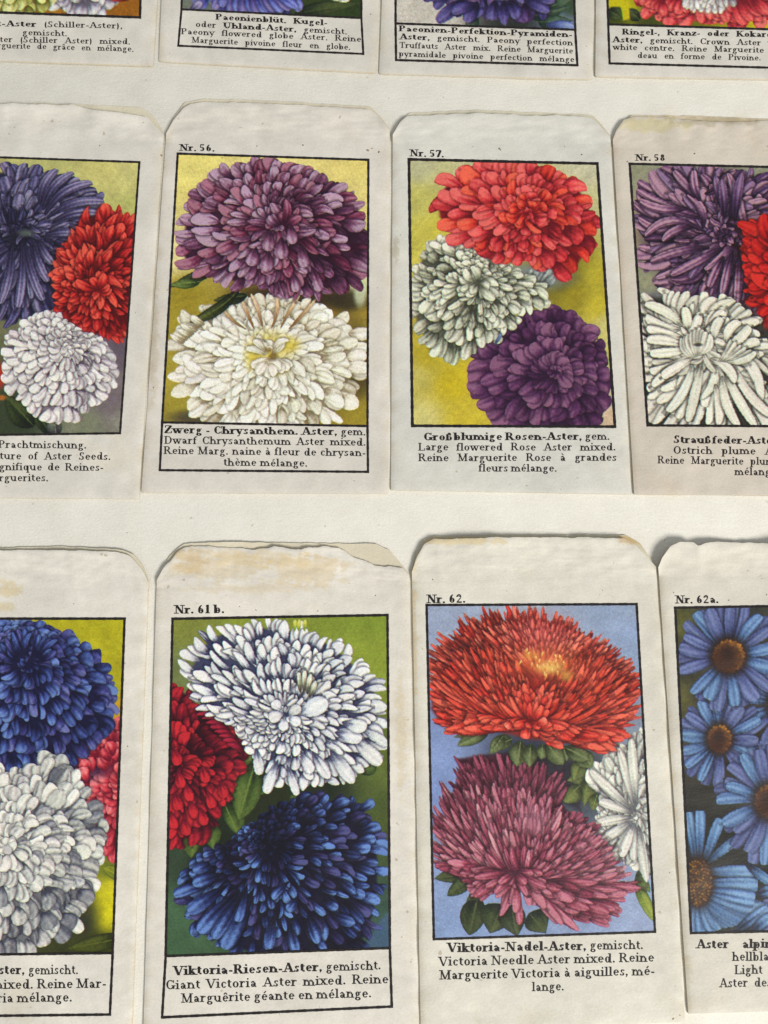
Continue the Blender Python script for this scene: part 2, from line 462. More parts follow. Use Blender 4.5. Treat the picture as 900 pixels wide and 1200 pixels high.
# ------------------------------------------------------------------ painting of the lithographs
class Canvas:
    def __init__(self, quad, step, seed):
        TL, TR, BR, BL = [np.array(q, float) for q in quad]
        w = max(np.linalg.norm(TR - TL), np.linalg.norm(BR - BL)); h = max(np.linalg.norm(BL - TL), np.linalg.norm(BR - TR))
        nc, nr = int(w / step) + 1, int(h / step) + 1
        u = np.linspace(0, 1, nc)[None, :, None]; v = np.linspace(0, 1, nr)[:, None, None]
        P = (TL * (1 - u) + TR * u) * (1 - v) + (BL * (1 - u) + BR * u) * v
        self.X = P[..., 0].copy(); self.Y = P[..., 1].copy()
        self.C = np.ones(self.X.shape + (3,))
        self.M = np.zeros(self.X.shape)
        self.N = .6 * Waves(seed + 1, 6.5, 12)(self.X, self.Y) + .6 * Waves(seed + 2, 3.2, 12)(self.X, self.Y)
        self.slow = Waves(seed + 3, 34, 8)
        self.nr, self.nc = nr, nc
        self.r = np.random.default_rng(seed)
        self.xmid = self.X[nr // 2]; self.ymid = self.Y[:, nc // 2]
        self.mx = max(abs(self.X[0] - self.X[-1]).max() / 2, 2) + 2
        self.my = max(abs(self.Y[:, 0] - self.Y[:, -1]).max() / 2, 1) + 2

    def win(self, x0, x1, y0, y1):
        a = np.searchsorted(self.xmid, x0 - self.mx); b = np.searchsorted(self.xmid, x1 + self.mx)
        c = np.searchsorted(self.ymid, y0 - self.my); d = np.searchsorted(self.ymid, y1 + self.my)
        if b - a < 2 or d - c < 2:
            return None
        return slice(c, d), slice(a, b)

    def bg(self, pts, noise=.05, power=3):
        num = 0; den = 0
        for x, y, c in pts:
            w = 1 / ((self.X - x) ** 2 + (self.Y - y) ** 2 + 60) ** (power / 2)
            num = num + w[..., None] * rgb(c); den = den + w
        self.C[:] = num / den[..., None]
        wv = Waves(int(self.r.integers(1e6)), 26)
        wf = Waves(int(self.r.integers(1e6)), 7)
        n = wv(self.X, self.Y) * .55 + wf(self.X, self.Y) * .45
        self.C *= (1 + noise * n)[..., None]

    def blob(self, x, y, rx, ry, c, a=1.0, soft=.5):
        s = self.win(x - rx * 1.5, x + rx * 1.5, y - ry * 1.5, y + ry * 1.5)
        if s is None: return
        d = np.sqrt(((self.X[s] - x) / rx) ** 2 + ((self.Y[s] - y) / ry) ** 2)
        al = (1 - sstep(1 - soft, 1 + soft, d))[..., None] * a
        self.C[s] = self.C[s] * (1 - al) + rgb(c) * al

    def poly(self, pts, c, soft=.8, a=1.0):
        p = np.array(pts, float)
        s = self.win(p[:, 0].min() - 2, p[:, 0].max() + 2, p[:, 1].min() - 2, p[:, 1].max() + 2)
        if s is None: return
        X, Y = self.X[s], self.Y[s]
        inside = np.zeros(X.shape, bool); dist = np.full(X.shape, 1e9)
        for i in range(len(p)):
            x0, y0 = p[i]; x1, y1 = p[(i + 1) % len(p)]
            dx, dy = x1 - x0, y1 - y0
            t = np.clip(((X - x0) * dx + (Y - y0) * dy) / (dx * dx + dy * dy + 1e-9), 0, 1)
            dist = np.minimum(dist, np.hypot(X - x0 - t * dx, Y - y0 - t * dy))
            cond = ((y0 > Y) != (y1 > Y)) & (X < dx * (Y - y0) / (dy if abs(dy) > 1e-9 else 1e-9) + x0)
            inside ^= cond
        sd = np.where(inside, dist, -dist)
        al = sstep(-soft, soft, sd)[..., None] * a
        self.C[s] = self.C[s] * (1 - al) + rgb(c) * al
        self.M[s] = np.maximum(self.M[s], al[..., 0])

    def petal(self, bx, by, tx, ty, w, pal, q0=0.0, bend=0.0, pa=.6, pb=.42, vein=.12, edge=.55, sh=.6, side=0.0, tip=.10, base=.0, hook=0.0, soft=.5, top=.72, nv=3.0, rim=.0, gq=1.3):
        L = math.hypot(tx - bx, ty - by)
        if L < 1.5: return
        edge = edge * .42
        top = min(top * 1.12, .95)
        m = w + abs(bend) * L + abs(hook) * L + 3
        s = self.win(min(bx, tx) - m, max(bx, tx) + m, min(by, ty) - m, max(by, ty) + m)
        if s is None: return
        X, Y = self.X[s], self.Y[s]
        ex, ey = (tx - bx) / L, (ty - by) / L
        t = ((X - bx) * ex + (Y - by) * ey) / L
        d = -(X - bx) * ey + (Y - by) * ex
        tc = np.clip(t, 0, 1)
        d = d - bend * L * 4 * tc * (1 - tc) - hook * L * tc ** 3
        pb = pb * self.r.uniform(.7, 1.3)
        tm = pa / (pa + pb)
        norm = tm ** pa * (1 - tm) ** pb
        prof = np.maximum(tc, 1e-6) ** pa * np.maximum(1 - tc, 0) ** pb / norm
        hw = w * prof
        ok = (t > 0) & (t < 1)
        asy = self.r.normal(0, .16)
        cr_o, cr_a = self.r.uniform(-.5, .5), (.26 if self.r.random() < .5 else .06)
        hw = hw * (1 + asy * np.sign(d))
        nz = self.N[s]
        sd = np.where(ok, hw - np.abs(d) + .28 * nz, -9.0)
        # contact darkening printed round each petal
        if sh > 0:
            hs = hw + 2.0
            ss = np.where((t > -.05) & (t < 1.1), hs - np.abs(d), -9.0)
            sa = sstep(-1.8, 2.2, ss) * sh * sstep(.15, .6, t) * self.M[s]
            self.C[s] = self.C[s] * (1 - sa[..., None]) + (self.C[s] * .25 + pal[0] * .35) * sa[..., None]
        al = sstep(-soft, soft, sd)[..., None]
        e = np.clip(np.abs(d) / np.maximum(hw, 1e-3), 0, 1)
        q = base + (.92 - base) * sstep(0.0, top, t)
        q = q * (1 - .42 * e ** 3)
        sgn = d / np.maximum(hw, 1e-3)
        ph = self.r.uniform(0, 6.28)
        q = q + vein * np.sin(sgn * nv * 2.2 + ph + 2.0 * t) * (.5 + .5 * t)
        q = q + side * sgn * .35
        q = q - tip * .5 * sstep(.86, 1.0, t)
        q = q + .07 * nz + rim * (sstep(.5, .8, e) - sstep(.85, 1, e))
        q = q - cr_a * np.exp(-((sgn - cr_o) / .2) ** 2) * sstep(0, .35, t) * (1 - sstep(.6, .95, t))
        q = (np.clip(q + q0, 0, 1) ** gq)[..., None]
        hj = 1 + self.r.normal(0, .006, 3) + self.r.normal(0, .02)
        D, Mi, Li = pal[0] * hj, pal[1] * hj, pal[2] * hj
        col = np.where(q < .5, D + (Mi - D) * (q * 2), Mi + (Li - Mi) * (q * 2 - 1))
        ed = (1 - sstep(0, 1.15, sd))[..., None] * edge
        col = col * (1 - ed) + (D * .75) * ed
        self.C[s] = self.C[s] * (1 - al) + col * al
        self.M[s] = np.maximum(self.M[s], al[..., 0])

    def stipple(self, amt=.045):
        # the colour plates of the print do not register exactly
        self.C[:, 1:, 0] = .55 * self.C[:, 1:, 0] + .45 * self.C[:, :-1, 0]
        self.C[:-1, :, 2] = .55 * self.C[:-1, :, 2] + .45 * self.C[1:, :, 2]
        n = self.r.normal(0, 1, self.X.shape)
        self.C *= (1 + amt * n)[..., None]
        self.C += self.r.normal(0, amt * .35, self.C.shape)
        np.clip(self.C, 0.01, .97, out=self.C)


def pal(d, m, l):
    return (rgb(d), rgb(m), rgb(l))


def radial(c, bnd):
    b = np.array(bnd, float) - np.array(c, float)
    a = np.arctan2(b[:, 1], b[:, 0]); r = np.hypot(b[:, 0], b[:, 1])
    o = np.argsort(a); a, r = a[o], r[o]
    a = np.concatenate([a - 2 * math.pi, a, a + 2 * math.pi]); r = np.concatenate([r, r, r])
    def R(t):
        t = (t + math.pi) % (2 * math.pi) - math.pi
        # a little smoothing round the outline
        return float(np.mean(np.interp([t - .08, t, t + .08], a, r)))
    return R


def bloom(cv, c, bnd, P, K=8, w=6.0, lenf=2.2, rmin=.06, wr=.45, jit=.08, spread=1.35, fill=None, qf=None, bendj=.09, swirl=0.0,
          focus=None, P2=None, p2=.0, gamma=1.0, lj=.15, start=1.0, angs=None, core=.16, **kw):
    """rings of petals from the outline of the flower in to its eye"""
    r = cv.r
    w = w * .93
    R = radial(c, bnd)
    if fill is not None:
        pts = []
        for t in np.linspace(-math.pi, math.pi, 72, endpoint=False):
            q = R(t) * .90
            pts.append((c[0] + q * math.cos(t), c[1] + q * math.sin(t)))
        cv.poly(pts, fill, 2.5)
    f = focus or c
    for k in range(K):
        fr = start - (k / max(K - 1, 1)) ** gamma * (start - rmin)
        circ = sum(R(t) for t in np.linspace(-math.pi, math.pi, 24, endpoint=False)) / 24 * fr * 2 * math.pi
        wk = w * (wr + (1 - wr) * fr)
        n = max(5, int(circ / (wk * spread)))
        ph = k * 2.39996 + r.uniform(0, .3)
        for i in range(n):
            t = ph + (i + r.uniform(-.28, .28)) / n * 2 * math.pi
            tt = (t + math.pi) % (2 * math.pi) - math.pi
            if angs and not (angs[0] <= tt <= angs[1]):
                continue
            rt = R(t)
            j = 1 + r.normal(0, jit) * (1.0 if fr < .95 else .6) + (.35 / K * r.uniform(-1, .6) if fr < .95 else 0)
            cx = c[0] * fr + f[0] * (1 - fr); cy = c[1] * fr + f[1] * (1 - fr)
            tx, ty = cx + rt * fr * j * math.cos(t), cy + rt * fr * j * math.sin(t)
            ln = rt / K * lenf * (1 + r.normal(0, lj)) * (.75 + .25 * fr)
            ln = min(max(ln, wk * 1.7), max(rt * fr * 1.02, wk * 1.3))
            a2 = math.atan2(ty - f[1], tx - f[0]) + swirl + r.normal(0, .10)
            bx, by = tx - ln * math.cos(a2), ty - ln * math.sin(a2)
            q0 = r.normal(0, .10) - core * math.exp(-(fr / .3) ** 2) - .06 * (.5 * math.cos(t) + .8 * math.sin(t)) + .22 * float(cv.slow((tx + bx) / 2, (ty + by) / 2))
            if qf:
                for (x, y, rad, am) in qf:
                    q0 += am * math.exp(-(((tx + bx) / 2 - x) ** 2 + ((ty + by) / 2 - y) ** 2) / rad ** 2)
            PP = P2 if (P2 is not None and r.random() < p2) else P
            cv.petal(bx, by, tx, ty, wk * (1 + r.normal(0, .2)), PP, q0=q0, bend=r.normal(0, bendj), hook=r.normal(0, .06), **kw)


def fan(cv, f, tips, P, w, n, jit=4, **kw):
    """petals that spring from one point to a line of tips (flowers drawn from the side)"""
    t = np.array(tips, float)
    seg = np.hypot(*np.diff(t, axis=0).T); cum = np.concatenate([[0], np.cumsum(seg)])
    qb = kw.pop('q0', 0.0)
    for i in cv.r.permutation(n):
        s = (i + cv.r.uniform(0, 1)) / n * cum[-1]
        x = np.interp(s, cum, t[:, 0]) + cv.r.normal(0, jit); y = np.interp(s, cum, t[:, 1]) + cv.r.normal(0, jit)
        cv.petal(f[0] + cv.r.normal(0, 4), f[1] + cv.r.normal(0, 3), x, y, w * (1 + cv.r.normal(0, .15)), P, q0=qb + cv.r.normal(0, .1), bend=cv.r.normal(0, .03), **kw)


def layers(cv, f, tips, P, w, n, fr=(1, .85, .7, .55), ln=.5, jit=4, curl=0.0, P2=None, p2=0.0, **kw):
    """side view needle bloom: overlapping rows of short petals that run from one point out to a line of tips"""
    t = np.array(tips, float)
    seg = np.hypot(*np.diff(t, axis=0).T); cum = np.concatenate([[0], np.cumsum(seg)])
    qb = kw.pop('q0', 0.0)
    for k in fr:
        m = int(n * (.35 + .65 * k))
        for i in cv.r.permutation(m):
            s = (i + cv.r.uniform(0, 1)) / m * cum[-1]
            x = np.interp(s, cum, t[:, 0]); y = np.interp(s, cum, t[:, 1])
            a = k * (1 + cv.r.normal(0, .035)); b = max(a - ln * (1 + cv.r.normal(0, .18)), .04)
            tx, ty = f[0] + (x - f[0]) * a + cv.r.normal(0, jit * .4), f[1] + (y - f[1]) * a + cv.r.normal(0, jit * .4)
            bx, by = f[0] + (x - f[0]) * b, f[1] + (y - f[1]) * b
            sg = curl * (1 if x > f[0] else -1) * min(1, abs(x - f[0]) / 60)
            q = qb + cv.r.normal(0, .12) + .14 * float(cv.slow(tx * 1.5, ty * 1.5)) - .12 * (1 - k)
            PP = P2 if (P2 is not None and cv.r.random() < p2) else P
            cv.petal(bx, by, tx, ty, w * (1 + cv.r.normal(0, .15)), PP, q0=q, bend=sg + cv.r.normal(0, .02), **kw)


GREEN = pal((22, 34, 18), (62, 82, 36), (116, 134, 66))
DKGREEN = pal((12, 18, 14), (36, 46, 24), (72, 84, 42))
OLIVE = pal((40, 46, 14), (96, 104, 36), (150, 156, 78))


def leaf(cv, bx, by, tx, ty, w, P=GREEN, **kw):
    a = dict(pa=.75, pb=1.0, vein=.1, edge=.4, sh=.3, base=.25, top=.5, nv=2.0)
    a.update(kw)
    cv.petal(bx, by, tx, ty, w, P, **a)
    L = math.hypot(tx - bx, ty - by)
    cv.petal(bx, by, bx + (tx - bx) * .92, by + (ty - by) * .92, max(.6, w * .08), (P[2], P[2], P[2]), edge=0, sh=0, vein=0, bend=a.get('bend', 0), base=.3)


def kw_(d):
    return dict(d)


def paint_dwarf(cv):      # purple bloom over a cream-white one
    cv.bg([(215, 188, (226, 212, 122)), (320, 186, (232, 218, 140)), (425, 195, (224, 206, 120)), (430, 225, (222, 204, 126)), (206, 300, (226, 214, 150)),
           (215, 345, (150, 132, 34)), (205, 390, (160, 142, 44)), (196, 440, (164, 148, 50)), (194, 490, (150, 136, 46)), (300, 352, (110, 92, 34)), (400, 360, (120, 98, 30)), (426, 360, (150, 126, 40)), (424, 440, (96, 84, 34)), (426, 490, (150, 132, 40)), (422, 335, (214, 216, 170))], .06)
    leaf(cv, 250, 318, 198, 337, 7, DKGREEN, q0=.1)
    leaf(cv, 235, 330, 198, 334, 6, GREEN)
    cv.blob(345, 348, 62, 14, (46, 34, 20), .9)
    cv.blob(408, 352, 24, 12, (44, 38, 26), .8)
    cv.blob(422, 345, 7, 14, (206, 212, 176), .8)
    W = pal((132, 118, 86), (218, 212, 190), (248, 246, 234))
    WD = pal((92, 74, 48), (150, 128, 92), (206, 186, 140))
    c = (316, 420)
    bnd = [(198, 402), (204, 382), (226, 364), (250, 352), (282, 345), (318, 352), (352, 352), (386, 362), (412, 376), (424, 398), (426, 425), (418, 452), (413, 482), (380, 497), (330, 506), (280, 502), (226, 494), (216, 468), (200, 446)]
    cv.blob(415, 420, 18, 40, (60, 50, 30), .6); cv.blob(240, 490, 40, 10, (60, 54, 50), .8)
    bloom(cv, c, bnd, W, K=7, w=7.8, core=-.02, lenf=2.1, fill=(150, 134, 104), spread=1.4, jit=.08, edge=.34, sh=.35, pa=.7, pb=.5, base=.28, top=.5, vein=.14, rmin=.10, bendj=.1, gq=1.0,
          qf=[(318, 360, 36, -.34), (405, 390, 40, -.16), (410, 460, 38, -.14), (270, 395, 50, .07), (350, 470, 50, .06)])
    for x, y, rx, ry in ((316, 408, 14, 12), (297, 420, 6, 10), (338, 404, 8, 6), (322, 432, 9, 5)):
        cv.blob(x, y, rx * 1.4, ry * 1.3, (214, 190, 50), .75, .9)
    for i in range(15):
        a = -math.pi / 2 + cv.r.uniform(-1.2, 1.2); r0 = cv.r.uniform(2, 10); r1 = cv.r.uniform(14, 34)
        cv.petal(316 + r0 * math.cos(a), 418 + r0 * math.sin(a), 316 + r1 * math.cos(a), 420 + r1 * math.sin(a), 4, W, bend=cv.r.normal(0, .14), sh=.4, edge=.45, base=.2, gq=1)
    for i in range(14):
        a = cv.r.uniform(.2, 2.9); r0 = cv.r.uniform(0, 8); r1 = r0 + cv.r.uniform(12, 18)
        cv.petal(316 + r0 * math.cos(a), 420 + r0 * math.sin(a), 316 + 1.3 * r1 * math.cos(a), 422 + r1 * math.sin(a), 5.5, W, sh=.4, edge=.4, base=.3, top=.4)
    cv.blob(320, 418, 5, 5, (92, 66, 26), .7, .6); cv.blob(314, 410, 4, 3, (120, 84, 30), .6, .6)
    for x0, x1, yy in ((262, 255, 346), (300, 294, 340), (318, 322, 338), (340, 352, 340), (360, 372, 344), (280, 282, 344)):
        cv.petal((x0 + 316) / 2, 386, x1, yy + 4, 2.2, pal((120, 90, 56), (190, 156, 112), (236, 214, 180)), sh=.35, edge=.4, bend=cv.r.normal(0, .06))
    leaf(cv, 290, 346, 250, 352, 7, DKGREEN)
    leaf(cv, 282, 336, 222, 378, 7, pal((14, 18, 8), (44, 52, 24), (90, 98, 46)), bend=-.08, top=.8)
    for i in range(12):
        x = cv.r.uniform(200, 228); cv.petal(x + 14, 404 - (x - 200) * .9, x - 2, 396 - (x - 200) * .9 + cv.r.normal(0, 3), 3, W, sh=.2)
    Pp = pal((44, 16, 38), (112, 62, 92), (180, 148, 170))
    Pr = pal((46, 10, 32), (108, 42, 70), (168, 112, 132))
    c = (322, 262)
    bnd = [(202, 290), (206, 268), (213, 244), (220, 226), (240, 206), (262, 192), (290, 190), (316, 183), (338, 190), (366, 196), (388, 208), (408, 220), (428, 234), (431, 262), (430, 300), (424, 338), (402, 340), (378, 352), (360, 346), (342, 356), (320, 346), (296, 332), (274, 338), (246, 326), (222, 324), (206, 312)]
    bloom(cv, c, bnd, Pp, K=6, w=7.2, lenf=2.0, fill=(58, 24, 48), spread=1.34, jit=.05, P2=Pr, p2=.35, pa=.75, pb=.46, edge=.6, sh=.65, rmin=.10, side=.25, rim=.18, bendj=.1,
          qf=[(250, 262, 50, .18), (320, 215, 40, .06), (400, 300, 50, -.22), (345, 250, 26, -.16), (330, 300, 30, .10), (380, 340, 40, -.12)])
    for i in range(16):
        a = cv.r.uniform(-2.6, .6); r1 = cv.r.uniform(14, 34)
        cv.petal(330 + 4 * math.cos(a), 268 + 4 * math.sin(a), 330 + r1 * 1.2 * math.cos(a), 266 + r1 * math.sin(a), 5, Pp if i % 2 else Pr, bend=cv.r.normal(0, .16), sh=.6, edge=.65)
    for x, y, w, L in ((314, 282, 7.5, 22), (330, 290, 8.5, 24), (294, 300, 8, 20), (312, 306, 8, 22), (342, 274, 7, 22), (346, 330, 6, 22), (356, 300, 7, 24), (372, 326, 6, 28)):
        cv.petal(x + (330 - x) * .18, y - L * .55, x + (x - 330) * .06, y + L * .55, w, Pp, sh=.6, pa=.9, pb=.34, q0=.06, side=.3)


def paint_rose(cv):       # red over greenish white over purple
    cv.bg([(490, 195, (184, 182, 142)), (560, 192, (186, 182, 140)), (690, 196, (196, 192, 160)), (490, 235, (188, 182, 96)), (520, 270, (200, 188, 70)), (490, 280, (194, 184, 78)), (704, 240, (186, 182, 130)), (702, 330, (178, 164, 46)), (670, 345, (150, 134, 30)), (700, 360, (184, 168, 44)), (660, 330, (92, 86, 30)),
           (500, 420, (178, 160, 40)), (490, 440, (188, 176, 90)), (530, 450, (196, 174, 30)), (495, 490, (206, 196, 120)), (545, 490, (196, 176, 50)), (720, 480, (206, 180, 150)), (712, 380, (200, 190, 120))], .05)
    cv.blob(545, 300, 40, 16, (110, 116, 108), .9); cv.blob(620, 325, 46, 16, (120, 128, 126), .9)
    for i in range(9):
        cv.petal(590 + i * 5, 338, 596 + i * 7, 316 + cv.r.normal(0, 3), 5, pal((66, 72, 76), (126, 134, 134), (186, 192, 188)), bend=.1)
    for i in range(7):
        cv.petal(548 + i * 4, 316, 528 + i * 9, 292 + cv.r.normal(0, 3), 5, pal((66, 72, 76), (126, 134, 134), (176, 182, 178)))
    Pu = pal((40, 14, 44), (84, 42, 82), (136, 90, 120))
    c = (644, 432)
    bnd = [(540, 448), (552, 436), (552, 414), (562, 398), (572, 388), (600, 380), (606, 368), (636, 361), (660, 362), (682, 376), (698, 388), (704, 398), (710, 420), (712, 450), (710, 480), (700, 497), (660, 506), (600, 506), (574, 500), (572, 480), (558, 476), (556, 460)]
    bloom(cv, c, bnd, Pu, K=5, w=9.6, lenf=1.9, core=-.05, fill=(54, 20, 54), spread=1.2, jit=.05, pa=.9, pb=.42, edge=.5, sh=.5, rmin=.10, wr=.45, side=.2, focus=(652, 436),
          qf=[(600, 390, 46, -.14), (700, 410, 34, -.14), (640, 490, 60, -.14), (650, 435, 26, .16), (590, 430, 24, .06)])
    Wg = pal((62, 64, 52), (176, 178, 154), (232, 232, 210))
    c = (556, 338)
    bnd = [(482, 330), (486, 305), (497, 288), (514, 276), (536, 288), (566, 300), (604, 318), (634, 330), (651, 342), (646, 358), (622, 366), (604, 370), (602, 386), (588, 396), (566, 400), (562, 414), (546, 418), (528, 428), (514, 420), (498, 404), (484, 392), (480, 360)]
    cv.blob(512, 408, 9, 6, (30, 34, 26), .7)
    bloom(cv, c, bnd, Wg, K=6, w=5.8, lenf=2.1, fill=(92, 94, 76), spread=1.3, jit=.07, pa=.9, pb=.36, edge=.6, sh=.5, rmin=.12, focus=(560, 330), side=.2,
          qf=[(500, 300, 30, -.12), (540, 330, 26, .10), (600, 350, 40, .04), (500, 380, 40, -.08)])
    for i in range(14):
        a = cv.r.uniform(-3, 3); r1 = cv.r.uniform(10, 24)
        cv.petal(560, 332, 560 + r1 * 1.3 * math.cos(a), 334 + r1 * math.sin(a), 5, Wg, bend=cv.r.normal(0, .1), sh=.6, q0=.05)
    Rd = pal((100, 10, 22), (196, 48, 54), (230, 104, 98))
    Ro = pal((112, 10, 16), (204, 50, 38), (230, 98, 74))
    c = (614, 254)
    bnd = [(504, 250), (504, 226), (520, 208), (540, 196), (570, 191), (604, 190), (640, 196), (668, 208), (690, 226), (699, 250), (701, 280), (692, 300), (684, 316), (664, 326), (640, 318), (620, 306), (610, 304), (602, 312), (590, 308), (574, 302), (556, 292), (534, 290), (522, 294), (524, 272), (506, 262)]
    bloom(cv, c, bnd, Rd, K=5, w=8.6, lenf=1.9, core=.05, fill=(120, 16, 24), spread=1.25, jit=.05, P2=Ro, p2=.3, pa=.85, pb=.40, edge=.55, sh=.45, rmin=.12, side=.25, focus=(616, 250),
          qf=[(560, 215, 50, .10), (640, 215, 40, .05), (684, 260, 34, -.22), (672, 310, 30, -.18), (560, 265, 36, .14), (615, 240, 26, .02), (592, 290, 30, -.04)])
    for i in range(22):
        a = cv.r.uniform(-3.14, 3.14); r0 = cv.r.uniform(0, 16); r1 = r0 + cv.r.uniform(9, 15)
        cv.petal(622 + r0 * 1.3 * math.cos(a), 250 + r0 * math.sin(a), 622 + r1 * 1.3 * math.cos(a), 250 + r1 * math.sin(a), 6.5, Ro if i % 3 else Rd, bend=cv.r.normal(0, .1), sh=.5, pa=.9, pb=.36)
    cv.petal(580, 404, 588, 390, 2.2, pal((60, 76, 110), (96, 116, 156), (130, 150, 186)), sh=0)


def paint_plume(cv):      # long curled petals: violet, red, white
    cv.bg([(745, 200, (142, 142, 116)), (800, 197, (140, 140, 118)), (890, 196, (140, 142, 120)), (960, 200, (146, 146, 122)), (745, 260, (150, 140, 110)), (756, 330, (142, 142, 112)), (900, 290, (90, 70, 90)), (990, 400, (120, 110, 80)), (870, 420, (150, 146, 130)), (760, 360, (90, 92, 110)), (990, 490, (110, 112, 90))], .06)
    Vi = pal((28, 14, 32), (94, 58, 92), (178, 136, 156))
    Vd = pal((26, 14, 34), (78, 50, 88), (144, 112, 146))
    Wt = pal((34, 32, 28), (198, 195, 178), (236, 233, 216))
    Re = pal((60, 2, 8), (176, 18, 18), (208, 44, 34))
    c = (852, 266)
    cv.blob(838, 270, 84, 68, (46, 26, 50), .95, .25)
    bnd = [(742, 226), (748, 214), (770, 204), (788, 196), (820, 196), (850, 196), (872, 204), (900, 206), (940, 216), (960, 250), (960, 300), (930, 350), (900, 370), (868, 366), (846, 376), (820, 366), (790, 352), (764, 336), (756, 314), (744, 300), (742, 260)]
    bloom(cv, c, bnd, Vi, K=5, w=7.0, lenf=2.6, spread=1.3, jit=.08, P2=Vd, p2=.4, pa=.42, pb=.28, edge=.7, sh=.7, rmin=.2, bendj=.11, vein=.2, nv=3, side=.3, swirl=.1, base=.15, top=.5,
          qf=[(800, 225, 36, .10), (880, 300, 40, -.15), (860, 350, 40, -.05), (770, 280, 30, -.03)])
    for a in ((746, 222, 830, 256), (750, 236, 806, 244), (748, 256, 800, 262), (756, 276, 820, 270), (776, 282, 812, 266), (800, 302, 818, 282), (762, 306, 832, 290), (786, 322, 848, 290), (826, 316, 862, 276), (846, 346, 858, 296), (830, 336, 848, 300), (806, 228, 824, 268), (852, 204, 826, 228), (868, 234, 876, 268), (790, 200, 816, 232), (812, 200, 820, 236), (862, 360, 866, 300)):
        cv.petal(a[2], a[3], a[0], a[1], 5.2, Vi, bend=cv.r.normal(0, .1), sh=.9, edge=.9, pa=.4, pb=.26, vein=.2, side=.45, base=.1, top=.5)
    for x in (838, 846, 853, 860, 870):
        cv.petal(852 + (x - 852) * .5, 252 + cv.r.normal(0, 4), x, 206 + cv.r.normal(0, 4), 5.5, Vi if x % 2 else Vd, bend=cv.r.normal(0, .06), sh=.6, vein=.2, q0=.06)
    for i in range(9):
        a = i * .75
        cv.petal(848 + 9 * math.cos(a), 276 + 8 * math.sin(a), 848 + 16 * math.cos(a + 1.1), 276 + 13 * math.sin(a + 1.1), 4, Vi, bend=.2, sh=.8)
    # red bloom at the right
    fan(cv, (960, 320), [(875, 262), (868, 282), (872, 300), (880, 316), (876, 340), (886, 360), (896, 384), (904, 400)], Re, 8, 40, jit=4, sh=.55, edge=.6, pa=.5, pb=.34, vein=.2)
    bloom(cv, (950, 318), [(884, 280), (900, 250), (950, 246), (990, 270), (995, 330), (985, 390), (920, 400), (890, 360), (880, 320)], Re, K=5, w=8, lenf=2.4, sh=.55, edge=.6, pa=.5, pb=.34)
    # white bloom below
    cv.poly([(752, 348), (790, 350), (830, 356), (876, 358), (900, 388), (926, 424), (926, 502), (754, 502)], (52, 50, 44), 4)
    c = (822, 412)
    bnd = [(752, 352), (770, 340), (800, 346), (836, 350), (876, 362), (894, 390), (918, 420), (934, 470), (926, 510), (880, 520), (830, 520), (790, 516), (762, 498), (752, 450), (748, 400)]
    bloom(cv, c, bnd, Wt, K=4, w=6.6, lenf=2.4, spread=1.5, gq=1.0, jit=.08, pa=.42, pb=.28, edge=.6, sh=.55, rmin=.22, bendj=.1, vein=.12, nv=3, base=.18, top=.4, swirl=.08,
          qf=[(850, 480, 30, -.1), (762, 480, 20, -.3)])
    for a in ((756, 356, 800, 382), (757, 370, 798, 386), (758, 384, 800, 396), (758, 398, 800, 404), (762, 414, 806, 410), (762, 436, 812, 414), (764, 452, 806, 424), (782, 482, 812, 426), (806, 494, 822, 426), (776, 442, 812, 420), (842, 498, 838, 450), (866, 500, 846, 440), (886, 500, 850, 436), (904, 488, 856, 420), (862, 448, 832, 420), (820, 370, 808, 396), (844, 372, 836, 398), (866, 376, 850, 402), (890, 400, 850, 414), (880, 384, 846, 410), (802, 360, 806, 386)):
        cv.petal(a[2], a[3], a[0], a[1], 6.0, Wt, bend=cv.r.normal(0, .09), sh=.85, edge=.9, pa=.42, pb=.26, vein=.14, base=.2, top=.35, q0=.05, gq=1.0)
    for i in range(9):
        x = 798 + i * 4.2
        cv.petal(812 + i, 420 - i * .5, x, 384 + abs(i - 5) * 2.4, 4.5, Wt, sh=.6, edge=.5, base=.4, top=.3, bend=-.1 + i * .03, q0=.08)
    for i in range(6):
        cv.petal(842 + i * 2, 424, 856 + i * 6, 398 + i * 3, 4.5, Wt, sh=.6, edge=.5, base=.4, top=.3, bend=.12)
    cv.blob(818, 404, 5, 2, (40, 38, 30), .8, .5)


